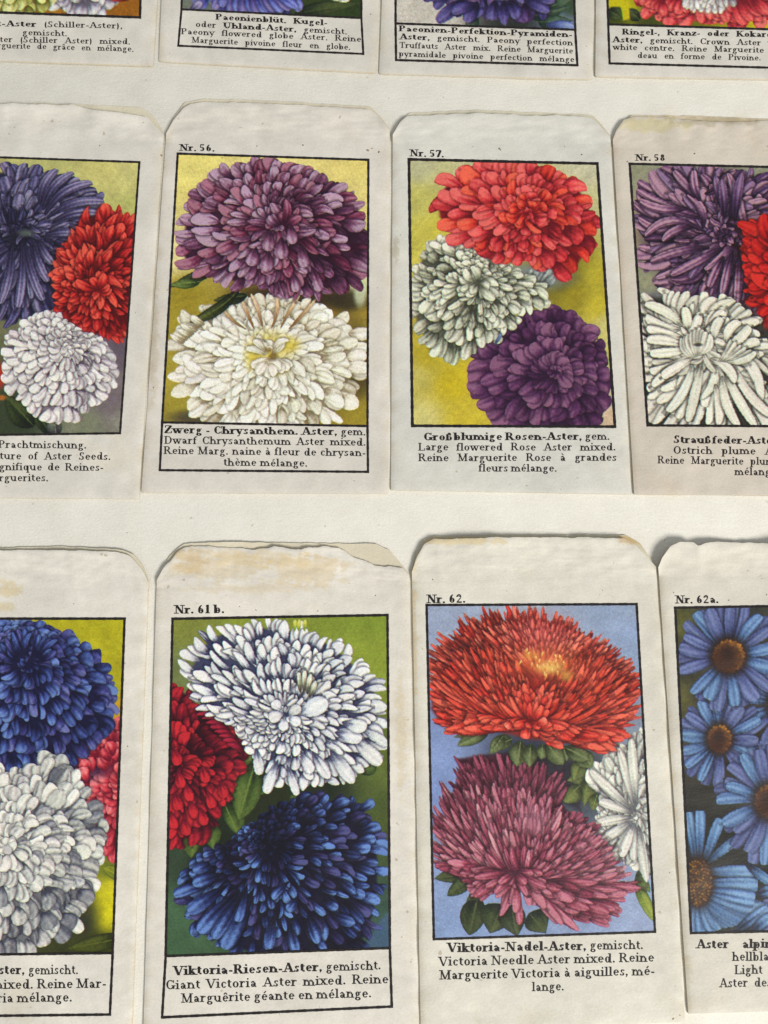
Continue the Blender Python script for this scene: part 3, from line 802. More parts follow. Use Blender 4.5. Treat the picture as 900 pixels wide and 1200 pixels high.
def paint_mix(cv):        # slate violet, red and white
    cv.bg([(120, 195, (196, 188, 114)), (155, 200, (196, 190, 120)), (158, 250, (180, 180, 104)), (60, 200, (180, 178, 110)), (-60, 200, (180, 176, 110)), (-90, 400, (120, 120, 70)), (150, 490, (140, 136, 122)), (100, 498, (120, 124, 100)), (140, 400, (96, 84, 96)), (20, 490, (50, 60, 40)), (-60, 490, (60, 66, 40)), (130, 470, (112, 100, 106))], .05)
    leaf(cv, 40, 500, 5, 462, 14, DKGREEN); leaf(cv, 60, 510, 36, 470, 10, DKGREEN); leaf(cv, 66, 512, 62, 480, 9, pal((30, 30, 36), (70, 74, 70), (110, 116, 100)))
    Sl = pal((26, 22, 44), (74, 68, 106), (146, 138, 170))
    Sd = pal((20, 18, 40), (52, 48, 86), (110, 104, 146))
    c = (22, 276)
    bnd = [(-100, 270), (-80, 215), (-40, 192), (0, 196), (24, 192), (44, 194), (62, 198), (80, 200), (100, 212), (116, 226), (126, 238), (112, 262), (96, 290), (78, 310), (66, 340), (62, 366), (40, 376), (20, 384), (-20, 384), (-70, 350)]
    bloom(cv, c, bnd, Sl, K=5, w=7.0, lenf=2.6, fill=(40, 36, 64), spread=1.25, jit=.05, P2=Sd, p2=.45, pa=.4, pb=.26, edge=.65, sh=.6, rmin=.16, bendj=.07, vein=.2, nv=3, base=.12, top=.55,
          qf=[(20, 270, 22, -.3), (96, 225, 40, .08), (10, 330, 40, 0), (60, 290, 26, -.15)])
    for x0, y0, x1, y1, b in ((52, 252, 108, 214, -.14), (54, 256, 122, 236, -.12), (50, 246, 86, 202, -.14), (46, 240, 66, 198, -.12), (60, 262, 116, 250, -.1), (52, 276, 90, 274, -.05), (40, 284, 56, 330, .06), (34, 288, 36, 350, .03), (26, 290, 20, 360, -.03), (14, 290, 0, 356, -.05), (46, 282, 62, 310, .08), (30, 286, 50, 352, .05)):
        cv.petal(x0, y0, x1, y1, 5.4, Sl, bend=b, sh=.6, edge=.6, pa=.4, pb=.26, vein=.2, nv=3.4, side=-.2, base=.2)
    for i in range(12):
        a = cv.r.uniform(-3.14, 3.14)
        cv.petal(24 + 14 * math.cos(a), 268 + 9 * math.sin(a), 24 + 24 * math.cos(a + .9), 270 + 17 * math.sin(a + .9), 3, Sl, bend=.2, sh=.8, q0=-.1)
    cv.blob(30, 273, 9, 4, (96, 110, 96), .7, .7); cv.blob(14, 278, 8, 5, (26, 28, 40), .7)
    Re = pal((86, 8, 14), (182, 32, 32), (226, 88, 68))
    c = (112, 330)
    bnd = [(58, 326), (64, 306), (62, 296), (78, 284), (84, 268), (94, 254), (102, 246), (116, 244), (136, 238), (152, 248), (172, 262), (176, 330), (170, 390), (148, 402), (122, 398), (104, 396), (92, 390), (78, 386), (66, 376), (72, 364), (60, 350), (64, 338)]
    bloom(cv, c, bnd, Re, K=6, w=6.0, lenf=2.1, fill=(80, 8, 14), spread=1.35, jit=.07, pa=.7, pb=.7, edge=.6, sh=.5, rmin=.12, side=.2, vein=.16,
          qf=[(150, 310, 30, -.2), (104, 300, 26, .06), (150, 370, 40, -.15), (110, 255, 26, -.05)])
    for i in range(10):
        a = cv.r.uniform(-2.9, 0.2); r1 = cv.r.uniform(12, 24)
        cv.petal(114, 340, 114 + r1 * 1.3 * math.cos(a), 340 + r1 * math.sin(a), 5.5, Re, sh=.6, bend=cv.r.normal(0, .1), q0=.06)
    Wh = pal((78, 66, 82), (200, 192, 194), (240, 236, 230))
    cv.blob(0, 440, 6, 14, (176, 40, 26), .9); cv.blob(2, 466, 5, 3, (200, 110, 40), .8)
    c = (72, 424)
    bnd = [(0, 420), (4, 396), (20, 380), (44, 368), (64, 362), (74, 376), (92, 386), (112, 394), (132, 410), (140, 430), (138, 448), (128, 464), (108, 478), (92, 490), (76, 492), (60, 496), (44, 490), (28, 474), (12, 460), (2, 440)]
    bloom(cv, c, bnd, Wh, K=6, w=6.2, lenf=1.9, gq=1.0, core=0, fill=(120, 108, 116), spread=1.3, jit=.06, pa=.85, pb=.36, edge=.5, sh=.5, rmin=.12, focus=(80, 408), side=.15, base=.2, top=.45,
          qf=[(70, 376, 26, -.18), (118, 420, 30, -.12), (110, 470, 26, -.16), (44, 430, 30, .10)])


def paint_blue(cv):       # blue, grey-white and pink ball shaped blooms
    cv.bg([(120, 735, (172, 166, 28)), (140, 740, (176, 170, 30)), (138, 800, (166, 160, 26)), (140, 835, (196, 150, 30)), (-90, 735, (150, 146, 40)), (120, 1070, (214, 204, 20)), (130, 1040, (206, 196, 30)), (128, 1020, (100, 110, 34)), (110, 1108, (40, 44, 12)), (70, 1112, (50, 54, 24)), (-100, 1100, (60, 66, 30)), (-110, 900, (120, 120, 50)), (90, 1085, (60, 66, 26))], .05)
    leaf(cv, 150, 1098, 78, 1112, 10, pal((16, 20, 6), (44, 52, 14), (86, 92, 30))); leaf(cv, 148, 1030, 120, 1016, 8, pal((50, 60, 14), (96, 108, 30), (150, 150, 40)))
    Pk = pal((108, 12, 34), (200, 58, 72), (240, 130, 132))
    c = (150, 920)
    bnd = [(88, 900), (92, 884), (118, 880), (124, 856), (138, 840), (170, 834), (190, 900), (180, 990), (150, 1010), (122, 1012), (112, 980), (100, 940)]
    bloom(cv, c, bnd, Pk, K=5, w=9, lenf=1.8, fill=(120, 20, 40), spread=1.15, jit=.05, pa=.7, pb=.42, edge=.5, sh=.5, rmin=.15, side=.2, qf=[(120, 990, 26, -.25), (130, 960, 20, -.05)])
    cv.blob(120, 880, 34, 26, (120, 24, 44), .95, .3); cv.blob(50, 900, 70, 18, (26, 24, 60), .95, .4)
    for i in range(26):
        x, y = cv.r.uniform(92, 150), cv.r.uniform(858, 912); cv.petal(x + 4, y + 9, x - 3, y - 8, 7, Pk, q0=cv.r.normal(-.05, .12), pa=.8, pb=.4)
    Bl = pal((18, 18, 50), (58, 74, 138), (106, 132, 192))
    Bv = pal((20, 18, 50), (60, 62, 124), (112, 118, 178))
    c = (30, 806)
    bnd = [(-100, 810), (-80, 750), (-30, 732), (10, 727), (44, 728), (72, 738), (96, 752), (118, 772), (130, 790), (138, 815), (136, 842), (126, 862), (108, 880), (96, 892), (60, 900), (20, 900), (-40, 890), (-90, 860)]
    bloom(cv, c, bnd, Bl, K=7, w=9.0, lenf=1.75, fill=(24, 22, 62), spread=1.2, jit=.04, P2=Bv, p2=.3, pa=.8, pb=.42, edge=.55, sh=.6, rmin=.1, wr=.5, side=.2, focus=(34, 776), vein=.12,
          qf=[(40, 765, 26, -.22), (90, 745, 34, -.04), (30, 830, 40, .12), (110, 880, 36, -.36), (60, 890, 40, -.16)])
    for i in range(16):
        a = -math.pi / 2 + (i - 8) * .17 + cv.r.normal(0, .06); q_ = cv.r.uniform(.8, 1.15)
        cv.petal(34 + 14 * math.cos(a), 778 + 8 * math.sin(a), 34 + 36 * q_ * math.cos(a), 772 + 32 * q_ * math.sin(a), 3.6, Bl if i % 3 else Bv, sh=.7, q0=-.16, bend=cv.r.normal(0, .08))
    Wg = pal((64, 66, 78), (186, 186, 182), (240, 237, 226))
    Wd = pal((48, 50, 66), (124, 126, 134), (196, 194, 190))
    c = (10, 1000)
    bnd = [(-100, 1000), (-80, 930), (-40, 904), (0, 898), (24, 902), (44, 890), (70, 884), (92, 904), (110, 936), (124, 960), (124, 984), (116, 1020), (110, 1052), (96, 1070), (86, 1096), (60, 1110), (20, 1116), (-40, 1112), (-90, 1060)]
    cv.blob(92, 1072, 24, 26, (40, 42, 36), .8)
    bloom(cv, c, bnd, Wg, K=7, w=9.4, lenf=1.75, gq=1.1, core=-.1, fill=(110, 110, 116), spread=1.2, jit=.06, P2=Wd, p2=.18, pa=.8, pb=.40, edge=.4, sh=.45, rmin=.1, wr=.55, side=.2, focus=(8, 990), base=.2, top=.45,
          qf=[(110, 960, 34, -.30), (80, 1040, 36, -.22), (60, 910, 36, -.18), (20, 1000, 44, .10), (30, 1100, 60, -.22)])


def paint_giant(cv):      # white above, crimson at the left, dark blue below
    cv.bg([(205, 730, (126, 132, 56)), (300, 728, (134, 146, 50)), (450, 726, (124, 142, 46)), (440, 770, (136, 150, 50)), (205, 790, (110, 120, 70)), (450, 900, (90, 104, 44)), (452, 950, (70, 84, 36)), (300, 920, (34, 40, 22)), (380, 920, (30, 38, 24)), (196, 1000, (50, 66, 48)), (196, 1100, (62, 92, 62)), (210, 1075, (66, 96, 66)), (454, 1090, (52, 80, 66)), (250, 1000, (24, 32, 20)), (445, 1105, (50, 76, 62))], .05)
    for a in ((262, 905, 312, 880, 15), (268, 930, 310, 930, 13), (262, 940, 282, 984, 12), (244, 960, 250, 996, 11), (228, 970, 224, 1006, 11), (350, 930, 338, 942, 6), (300, 890, 280, 960, 16), (420, 905, 440, 890, 10)):
        leaf(cv, *a[:4], a[4], pal((18, 26, 14), (54, 74, 30), (98, 118, 54)))
    Cr = pal((44, 4, 20), (116, 12, 34), (196, 38, 48))
    c = (212, 890)
    bnd = [(190, 800), (212, 800), (232, 822), (256, 836), (284, 862), (298, 874), (284, 900), (272, 924), (272, 938), (256, 950), (250, 974), (236, 984), (218, 994), (190, 996)]
    bloom(cv, c, bnd, Cr, K=5, w=7.2, lenf=2.0, fill=(84, 6, 26), spread=1.2, jit=.06, pa=.7, pb=.4, edge=.55, sh=.55, rmin=.1, side=.25, focus=(206, 900),
          qf=[(240, 850, 36, -.25), (210, 900, 24, .15), (256, 936, 20, -.02), (214, 930, 30, .1)])
    for i in range(9):
        y = 826 + i * 5
        cv.petal(262 + i * 3, y + 22, 226 + i * 5, y + 6, 3.4, pal((60, 4, 24), (118, 12, 40), (180, 40, 64)), bend=.2, sh=.6)
    for x, y in ((206, 888), (212, 914), (222, 930), (226, 950), (246, 938), (238, 958), (218, 970), (240, 908), (262, 926), (208, 940), (204, 962)):
        cv.petal(x - 4, y - 12, x + 2, y + 9, 6.2, Cr, q0=.18, pa=.9, pb=.36, sh=.6, base=.3, top=.7)
    Db = pal((10, 9, 28), (34, 45, 94), (100, 134, 196))
    Dv = pal((13, 10, 30), (40, 36, 80), (80, 82, 136))
    c = (322, 1010)
    bnd = [(202, 1048), (208, 1024), (236, 1002), (270, 990), (300, 962), (320, 946), (344, 936), (376, 932), (410, 934), (432, 944), (448, 968), (453, 992), (454, 1030), (452, 1062), (444, 1092), (432, 1118), (380, 1130), (320, 1130), (266, 1118), (258, 1100), (232, 1100), (218, 1080)]
    bloom(cv, c, bnd, Db, K=8, w=6.2, lenf=1.8, fill=(16, 13, 40), spread=1.65, jit=.05, P2=Dv, p2=.3, pa=.9, pb=.38, edge=.7, sh=.55, rmin=.08, wr=.5, focus=(312, 992), top=.8, base=0., tip=0.0,
          qf=[(400, 1000, 40, .18), (240, 1055, 36, .22), (320, 975, 30, -.34), (270, 1000, 26, -.34), (345, 950, 34, -.28), (390, 950, 30, -.1), (330, 1050, 30, .12), (400, 1080, 36, -.12), (440, 1040, 24, -.06)])
    for a in ((262, 1030, 204, 1050, 7), (268, 1036, 220, 1068, 9), (282, 1042, 232, 1092, 11), (298, 1040, 262, 1112, 11), (290, 1036, 278, 1080, 8), (262, 1024, 226, 1036, 8), (286, 1044, 250, 1100, 8)):
        cv.petal(*a[:4], a[4], Db, q0=.06, pa=.9, pb=.34, sh=.6, top=.95, base=.0, tip=0, edge=.6)
    for a in ((338, 1080, 346, 1116, 7), (360, 1070, 372, 1106, 7), (322, 1070, 316, 1112, 7), (350, 1050, 338, 1068, 6), (385, 1070, 416, 1082, 7), (376, 1055, 396, 1064, 6), (340, 1032, 320, 1054, 5)):
        cv.petal(*a[:4], a[4], Db, q0=.08, pa=.9, pb=.4, sh=.6, top=.9, base=.0, tip=0)
    cv.poly([(426, 1112), (446, 1078), (456, 1068), (458, 1112)], (70, 96, 150), 3, .55)
    Wh = pal((52, 54, 84), (206, 208, 214), (244, 243, 238))
    c = (334, 832)
    bnd = [(207, 780), (214, 772), (228, 764), (224, 748), (240, 742), (252, 731), (272, 732), (290, 728), (322, 727), (350, 733), (376, 742), (398, 752), (412, 766), (430, 782), (444, 800), (453, 816), (453, 840), (448, 858), (454, 872), (446, 899), (428, 896), (412, 918), (388, 912), (360, 922), (336, 912), (342, 932), (318, 926), (306, 902), (292, 876), (278, 860), (262, 842), (240, 836), (222, 832), (226, 814), (214, 802)]
    bloom(cv, c, bnd, Wh, K=7, w=5.7, lenf=1.7, gq=1.0, core=.05, fill=(60, 62, 92), spread=1.5, jit=.06, pa=.8, pb=.52, edge=.65, sh=.75, rmin=.10, focus=(336, 838), base=-.1, top=.6, tip=.0, vein=.10,
          qf=[(330, 770, 30, -.10), (380, 830, 30, .05), (330, 890, 40, .03), (250, 780, 40, .05), (352, 790, 14, -.2)])
    for a in ((300, 876, 304, 908, 6), (326, 890, 312, 930, 6.5), (336, 896, 348, 932, 5), (366, 880, 386, 912, 7), (386, 878, 414, 918, 8), (410, 862, 446, 896, 9), (420, 852, 454, 874, 6), (392, 858, 424, 866, 8), (400, 846, 430, 850, 8), (352, 880, 364, 906, 6.5)):
        cv.petal(*a[:4], a[4], Wh, sh=.6, edge=.5, base=.05, top=.6, pa=.8, pb=.4)
    for a in ((352, 838, 384, 822, 11), (330, 832, 318, 824, 6), (332, 836, 316, 844, 7), (338, 838, 352, 828, 6), (338, 842, 352, 848, 6), (334, 842, 330, 856, 6)):
        cv.petal(*a[:4], a[4], Wh, sh=.7, edge=.5, base=.3, top=.4, pa=.8, pb=.5)
    cv.blob(358, 800, 8, 12, (150, 148, 110), .4, .9)
    for a in ((352, 812, 350, 788), (356, 812, 357, 786), (360, 814, 364, 790), (362, 818, 370, 798)):
        cv.petal(*a, 3.2, pal((60, 58, 50), (190, 190, 160), (240, 240, 228)), sh=.7)
    for x in (345, 350, 357):
        cv.petal(x, 740, x + 1, 726, 2.4, pal((120, 140, 40), (190, 196, 70), (226, 220, 120)), sh=.1)


def paint_needle(cv):     # red needle bloom, mauve one below, white at the right, on pale blue
    cv.bg([(510, 718, (152, 164, 190)), (620, 714, (160, 170, 190)), (740, 714, (146, 162, 188)), (505, 900, (130, 150, 196)), (510, 930, (126, 146, 196)), (745, 740, (140, 158, 190)), (515, 1080, (134, 156, 196)), (540, 1060, (136, 156, 196)), (752, 1080, (150, 164, 196)), (690, 1088, (140, 156, 190)), (620, 900, (40, 44, 60)), (690, 910, (60, 66, 70)), (745, 900, (150, 160, 180))], .04)
    cv.poly([(556, 888), (600, 880), (640, 882), (682, 896), (680, 950), (640, 930), (600, 920)], (44, 40, 50), 4)
    Gl = pal((30, 38, 18), (78, 88, 46), (126, 138, 86))
    for a in ((690, 905, 664, 915, 9), (690, 910, 684, 945, 11), (680, 920, 660, 940, 10), (700, 930, 694, 950, 10), (680, 890, 672, 915, 10)):
        leaf(cv, *a[:4], a[4], pal((30, 38, 20), (70, 80, 44), (120, 128, 70)))
    for a in ((548, 1024, 508, 1030, 9), (556, 1026, 524, 1050, 9), (560, 1050, 550, 1096, 15), (590, 1060, 574, 1094, 18), (620, 1070, 640, 1094, 16), (600, 1060, 606, 1098, 16), (575, 1034, 546, 1056, 10)):
        leaf(cv, *a[:4], a[4], pal((14, 20, 14), (38, 48, 28), (78, 88, 50)))
    leaf(cv, 744, 1030, 768, 1082, 7, pal((40, 56, 20), (88, 108, 40), (160, 170, 70))); leaf(cv, 748, 1020, 762, 1046, 7, GREEN)
    # white bloom at the right
    Wh = pal((86, 86, 92), (186, 186, 178), (238, 236, 222))
    c = (744, 950)
    bnd = [(686, 904), (698, 890), (712, 884), (722, 872), (738, 864), (746, 852), (770, 850), (800, 900), (800, 1000), (780, 1040), (756, 1030), (744, 1012), (722, 1012), (716, 996), (698, 992), (700, 974), (700, 962), (706, 940), (702, 924)]
    bloom(cv, c, bnd, Wh, K=6, w=5.4, lenf=2.3, fill=(120, 120, 118), spread=1.25, jit=.07, pa=.55, pb=.40, edge=.5, sh=.5, rmin=.12, base=.1, top=.45)
    for a in ((742, 958, 698, 966), (742, 962, 698, 990), (742, 964, 716, 1012), (744, 966, 742, 1008), (748, 966, 758, 1034), (742, 954, 702, 940), (742, 952, 706, 920), (742, 950, 692, 902), (744, 950, 724, 876), (746, 946, 740, 866), (744, 964, 728, 1004)):
        cv.petal(*a, 5.6, Wh, sh=.55, edge=.5, base=.1, top=.45, pa=.6, pb=.36)
    # mauve needle bloom
    Md = pal((60, 16, 38), (120, 42, 66), (164, 84, 104))
    Ma = pal((64, 16, 38), (142, 54, 76), (196, 122, 138))
    Ml = pal((84, 24, 48), (168, 78, 100), (218, 158, 166))
    cv.poly([(534, 890), (560, 886), (600, 884), (636, 900), (652, 920), (656, 940), (690, 984), (706, 1010), (600, 1036), (526, 1000), (522, 960), (540, 900)], (66, 18, 38), 3)
    kn = dict(pa=.5, pb=.48, sh=.45, edge=.45, vein=.12, base=.04, top=.7, gq=1.15)
    layers(cv, (604, 1000), [(526, 940), (534, 888), (550, 896), (562, 884), (580, 890), (600, 882), (620, 890), (640, 896), (656, 906), (664, 924), (658, 945)], Md, 2.7, 56, fr=(1, .86, .72), ln=.46, **kw_(kn))
    layers(cv, (640, 1010), [(640, 940), (660, 950), (690, 960), (704, 970), (704, 984)], Md, 3.6, 22, fr=(1, .85, .7), ln=.45, q0=.12, **kw_(kn))
    layers(cv, (606, 1030), [(506, 1012), (504, 990), (510, 968), (506, 948), (518, 940), (516, 918), (530, 928), (548, 926), (562, 920)], Ma, 3.3, 46, fr=(1, .86, .7, .54, .38), ln=.55, curl=.07, P2=Ml, p2=.2, **kw_(kn))
    layers(cv, (612, 1034), [(552, 940), (575, 922), (600, 926), (620, 930), (640, 930), (656, 944), (664, 966)], Ma, 3.3, 42, fr=(1, .86, .7, .54, .38), ln=.55, curl=.06, P2=Ml, p2=.35, **kw_(kn))
    layers(cv, (612, 1034), [(660, 966), (680, 966), (700, 978), (716, 994), (724, 1010), (738, 1022), (744, 1044)], Ma, 3.6, 36, fr=(1, .86, .7, .54, .38), ln=.55, curl=.06, P2=Ml, p2=.15, **kw_(kn))
    layers(cv, (604, 1030), [(744, 1040), (730, 1060), (728, 1080), (706, 1084), (690, 1076), (676, 1092), (660, 1076), (640, 1060)], Ma, 5.2, 20, fr=(1, .85, .7, .55, .4), ln=.4, **kw_(kn))
    layers(cv, (604, 1024), [(506, 1010), (516, 1016), (536, 1026), (546, 1042), (562, 1056)], Ma, 4.4, 14, fr=(1, .8, .62, .45), ln=.4, **kw_(kn))
    fan(cv, (604, 1026), [(560, 1054), (576, 1050), (590, 1078), (600, 1056), (612, 1086), (630, 1060), (648, 1080), (680, 1092)], Ma, 5.4, 14, jit=3, pa=.7, pb=.36, sh=.6, q0=.1)
    for i in range(26):
        a = cv.r.uniform(.1, 3.0); r1 = cv.r.uniform(12, 40)
        cv.petal(604, 1022, 604 + 1.3 * r1 * math.cos(a), 1022 + r1 * .75 * math.sin(a), 4.6, Ma, sh=.6, q0=-.02)
    cv.blob(626, 962, 16, 14, (206, 160, 176), .35, .8)
    # calyx leaves of the red bloom
    for a in ((570, 850, 532, 864, 8), (574, 856, 536, 874, 9), (600, 866, 576, 876, 9), (610, 868, 606, 898, 11), (622, 872, 620, 900, 9), (636, 872, 634, 890, 8), (660, 874, 664, 892, 9), (680, 880, 694, 900, 11), (640, 870, 660, 896, 10), (590, 862, 574, 884, 8), (662, 876, 690, 890, 10)):
        leaf(cv, *a[:4], a[4], pal((26, 32, 18), (66, 76, 42), (118, 130, 84)))
    # red needle bloom
    Rd = pal((98, 12, 14), (206, 48, 38), (238, 106, 82))
    Rp = pal((120, 20, 22), (212, 68, 54), (242, 136, 112))
    Rk = pal((90, 12, 12), (190, 42, 30), (228, 90, 62))
    cv.poly([(514, 766), (534, 752), (552, 734), (574, 734), (610, 724), (640, 730), (666, 738), (694, 752), (724, 776), (736, 800), (736, 836), (710, 868), (660, 868), (620, 866), (560, 850), (518, 850), (506, 830)], (140, 28, 20), 4)
    top = [(504, 800), (503, 782), (504, 760), (518, 745), (532, 741), (542, 721), (560, 727), (572, 715), (590, 721), (600, 713), (612, 717), (622, 714), (640, 721), (655, 721), (668, 727), (682, 736), (694, 744), (712, 752), (728, 766), (744, 780), (750, 800), (750, 816)]
    kn = dict(pa=.5, pb=.5, sh=.45, edge=.4, vein=.1, base=.05, top=.7, gq=1.1)
    layers(cv, (634, 815), top, Rd, 2.5, 170, fr=(1, .9, .8, .7), ln=.46, curl=.05, P2=Rp, p2=.3, **kw_(kn))
    layers(cv, (636, 800), [(560, 735), (590, 722), (612, 718), (640, 722), (668, 728), (700, 745)], Rp, 2.3, 80, fr=(.9, .76, .62, .5), ln=.42, **kw_(kn))
    layers(cv, (628, 846), [(504, 770), (502, 790), (500, 808), (506, 822), (512, 840), (518, 858)], Rd, 3.4, 36, fr=(1, .84, .68, .52, .38), ln=.55, curl=.06, **kw_(kn))
    layers(cv, (628, 846), [(750, 796), (750, 812), (744, 826), (748, 836), (738, 850), (728, 862), (720, 880), (706, 876)], Rd, 3.4, 40, fr=(1, .84, .68, .52, .38), ln=.55, curl=.06, **kw_(kn))
    layers(cv, (622, 852), [(508, 800), (528, 776), (550, 764), (572, 760), (592, 768), (606, 780), (614, 796)], Rk, 3.0, 46, fr=(1, .84, .68, .52, .38), ln=.55, curl=.07, P2=Rd, p2=.5, **kw_(kn))
    layers(cv, (626, 852), [(640, 802), (656, 782), (680, 768), (704, 770), (724, 790), (734, 816)], Rk, 3.0, 46, fr=(1, .84, .68, .52, .38), ln=.55, curl=.07, P2=Rd, p2=.5, **kw_(kn))
    layers(cv, (624, 852), [(600, 812), (616, 802), (628, 806), (640, 806), (654, 816)], Rd, 3.8, 12, fr=(1, .8, .6), ln=.5, **kw_(kn))
    layers(cv, (622, 850), [(518, 858), (530, 852), (546, 846), (540, 836)], Rd, 4.6, 12, fr=(1, .8, .6, .42), ln=.4, **kw_(kn))
    layers(cv, (630, 848), [(640, 868), (656, 874), (676, 870), (690, 876), (716, 882), (734, 860)], Rd, 5.0, 17, fr=(1, .85, .7, .5), ln=.48, q0=.06, **kw_(kn))
    for i in range(24):
        a = cv.r.uniform(-.2, 3.3); r1 = cv.r.uniform(8, 26)
        cv.petal(622, 846, 622 + 1.8 * r1 * math.cos(a), 848 + r1 * .6 * math.sin(a), 4.6, Rd, sh=.6)
    cv.petal(618, 852, 616, 866, 6, Rd, q0=.1); cv.petal(600, 846, 592, 852, 5, Rp, q0=.1); cv.petal(628, 850, 640, 842, 5, Rp, q0=.1)
    cv.blob(640, 776, 34, 18, (230, 130, 70), .5, .95); cv.blob(644, 782, 14, 7, (238, 204, 110), .8, .8); cv.blob(664, 792, 7, 6, (226, 180, 80), .6, .8); cv.blob(622, 768, 8, 5, (226, 170, 60), .5, .8)
    cv.blob(636, 742, 30, 20, (222, 96, 104), .3, .9)
    for i in range(22):
        x, y = cv.r.normal(642, 16), cv.r.normal(782, 9)
        cv.petal(x, y + 4, x + cv.r.normal(0, 2), y - 4, 1.2, pal((200, 110, 50), (226, 160, 80), (244, 214, 140)), sh=0, edge=0, soft=.9)


def daisy(cv, x, y, R, rx, ry, n, seed, ph=0.0, kind=0):
    A = pal((22, 26, 44), (70, 98, 144), (118, 152, 194))
    B = pal((24, 24, 44), (74, 84, 132), (112, 124, 168))
    C = pal((22, 22, 40), (54, 60, 102), (88, 98, 142))
    for layer in (0, 1):
        for i in range(n):
            if cv.r.random() < (.45 if layer == 0 else .08): continue
            t = ph + (i + .5 * layer + cv.r.uniform(-.2, .2)) / n * 2 * math.pi
            r = R * (1.0 if layer == 0 else .95) * (1 + cv.r.normal(0, .06))
            k = cv.r.random()
            P = C if layer == 0 and k < .7 else (A if k < .68 - .35 * kind else B)
            cv.petal(x + rx * .6 * math.cos(t), y + ry * .6 * math.sin(t), x + r * math.cos(t), y + r * 1.08 * math.sin(t), (R * .105 + .9) * (1 + cv.r.normal(0, .12)), P, pa=.5, pb=.22, sh=.5, edge=.6, vein=.16, nv=3.0, base=.25, top=.6, bend=cv.r.normal(0, .03), tip=.05)
    cv.blob(x, y, rx * 1.22, ry * 1.22, (34, 22, 18), .8, .25)
    cv.blob(x, y, rx, ry, (52, 26, 15), 1, .15)
    n = int(rx * ry * .42)
    for i in range(n):
        q = math.sqrt((i + .5) / n); a = i * 2.39996
        px, py = x + q * rx * .95 * math.cos(a), y + q * ry * .95 * math.sin(a)
        g = q ** 2 * (.55 + .45 * math.cos(a + .9))
        g = g * cv.r.uniform(.35, 1.25)
        c = (56 + 150 * g, 28 + 112 * g, 15 + 34 * g)
        cv.blob(px, py, 1.5, 1.5, c, .75, .6)
    cv.blob(x - rx * .1, y - ry * .25, rx * .35, ry * .32, (36, 16, 12), .7, .9)


def paint_daisy(cv):      # light blue daisies on dark ground
    cv.bg([(797, 730, (84, 84, 40)), (800, 780, (56, 56, 40)), (798, 818, (92, 90, 46)), (830, 740, (40, 44, 56)), (796, 900, (66, 62, 46)), (830, 820, (44, 42, 44)), (810, 930, (40, 38, 32)), (850, 990, (28, 28, 22)), (880, 890, (34, 30, 24)), (900, 1080, (34, 34, 34)), (1000, 900, (40, 40, 30)), (1000, 740, (80, 80, 46)), (860, 1000, (30, 30, 24)), (840, 820, (48, 44, 40))], .10)
    r = cv.r
    daisy(cv, 920, 826, 62, 20, 20, 17, 1, .1)
    daisy(cv, 1000, 760, 60, 20, 20, 17, 2, .3)
    daisy(cv, 843, 866, 51, 14.5, 17, 15, 3, .2, 1)
    daisy(cv, 854, 769, 62, 19.5, 20, 17, 4, .08, .4)
    daisy(cv, 990, 890, 60, 20, 21, 17, 6, .3)
    daisy(cv, 960, 1060, 66, 22, 26, 16, 7, .2)
    daisy(cv, 1040, 1000, 60, 20, 22, 16, 8, .2)
    # large bloom cut by the frame at the bottom left
    A = pal((24, 30, 50), (76, 108, 152), (124, 160, 200))
    for i in range(11):
        cv.petal(822, 1046, 806 + i * 9.5, 1102 - i * 3.2, 10, A, pa=.4, pb=.2, sh=.45, edge=.4, base=.5, top=.4, vein=.14)
    for a in ((826, 1010, 846, 960, 6.5), (830, 1012, 868, 984, 6.0), (814, 1010, 806, 952, 6.5), (818, 1008, 818, 950, 6.5)):
        cv.petal(*a[:4], a[4], A, pa=.4, pb=.12, sh=.5, edge=.55, base=.35, vein=.16)
    for a in ((828, 1022, 884, 1024, 8), (830, 1034, 888, 1036, 9), (828, 1044, 884, 1056, 9)):
        cv.petal(*a[:4], a[4], A, pa=.4, pb=.1, sh=.5, edge=.55, base=.4, vein=.16, q0=.05)
    cv.blob(818, 1034, 20, 33, (30, 20, 16), .8, .3)
    cv.blob(818, 1034, 17, 29, (44, 22, 14), 1, .15)
    for i in range(170):
        q = math.sqrt((i + .5) / 170); a = i * 2.39996
        px, py = 818 + q * 16 * math.cos(a), 1034 + q * 28 * math.sin(a)
        k = cv.r.uniform(.3, 1)
        cv.blob(px, py, 1.35, 1.5, (46 + 130 * k * k, 28 + 96 * k * k, 14 + 38 * k * k), .85, .5)
    cv.petal(860, 1092, 900, 1064, 7, A, pa=.4, pb=.2); cv.petal(880, 1094, 905, 1074, 7, A, pa=.4, pb=.2)
    for a in ((874, 1012, 904, 1034, 6), (886, 1048, 910, 1044, 7)):
        cv.petal(*a[:4], a[4], A, pa=.4, pb=.2)
    daisy(cv, 901, 939, 63, 17, 20, 18, 5, .13)


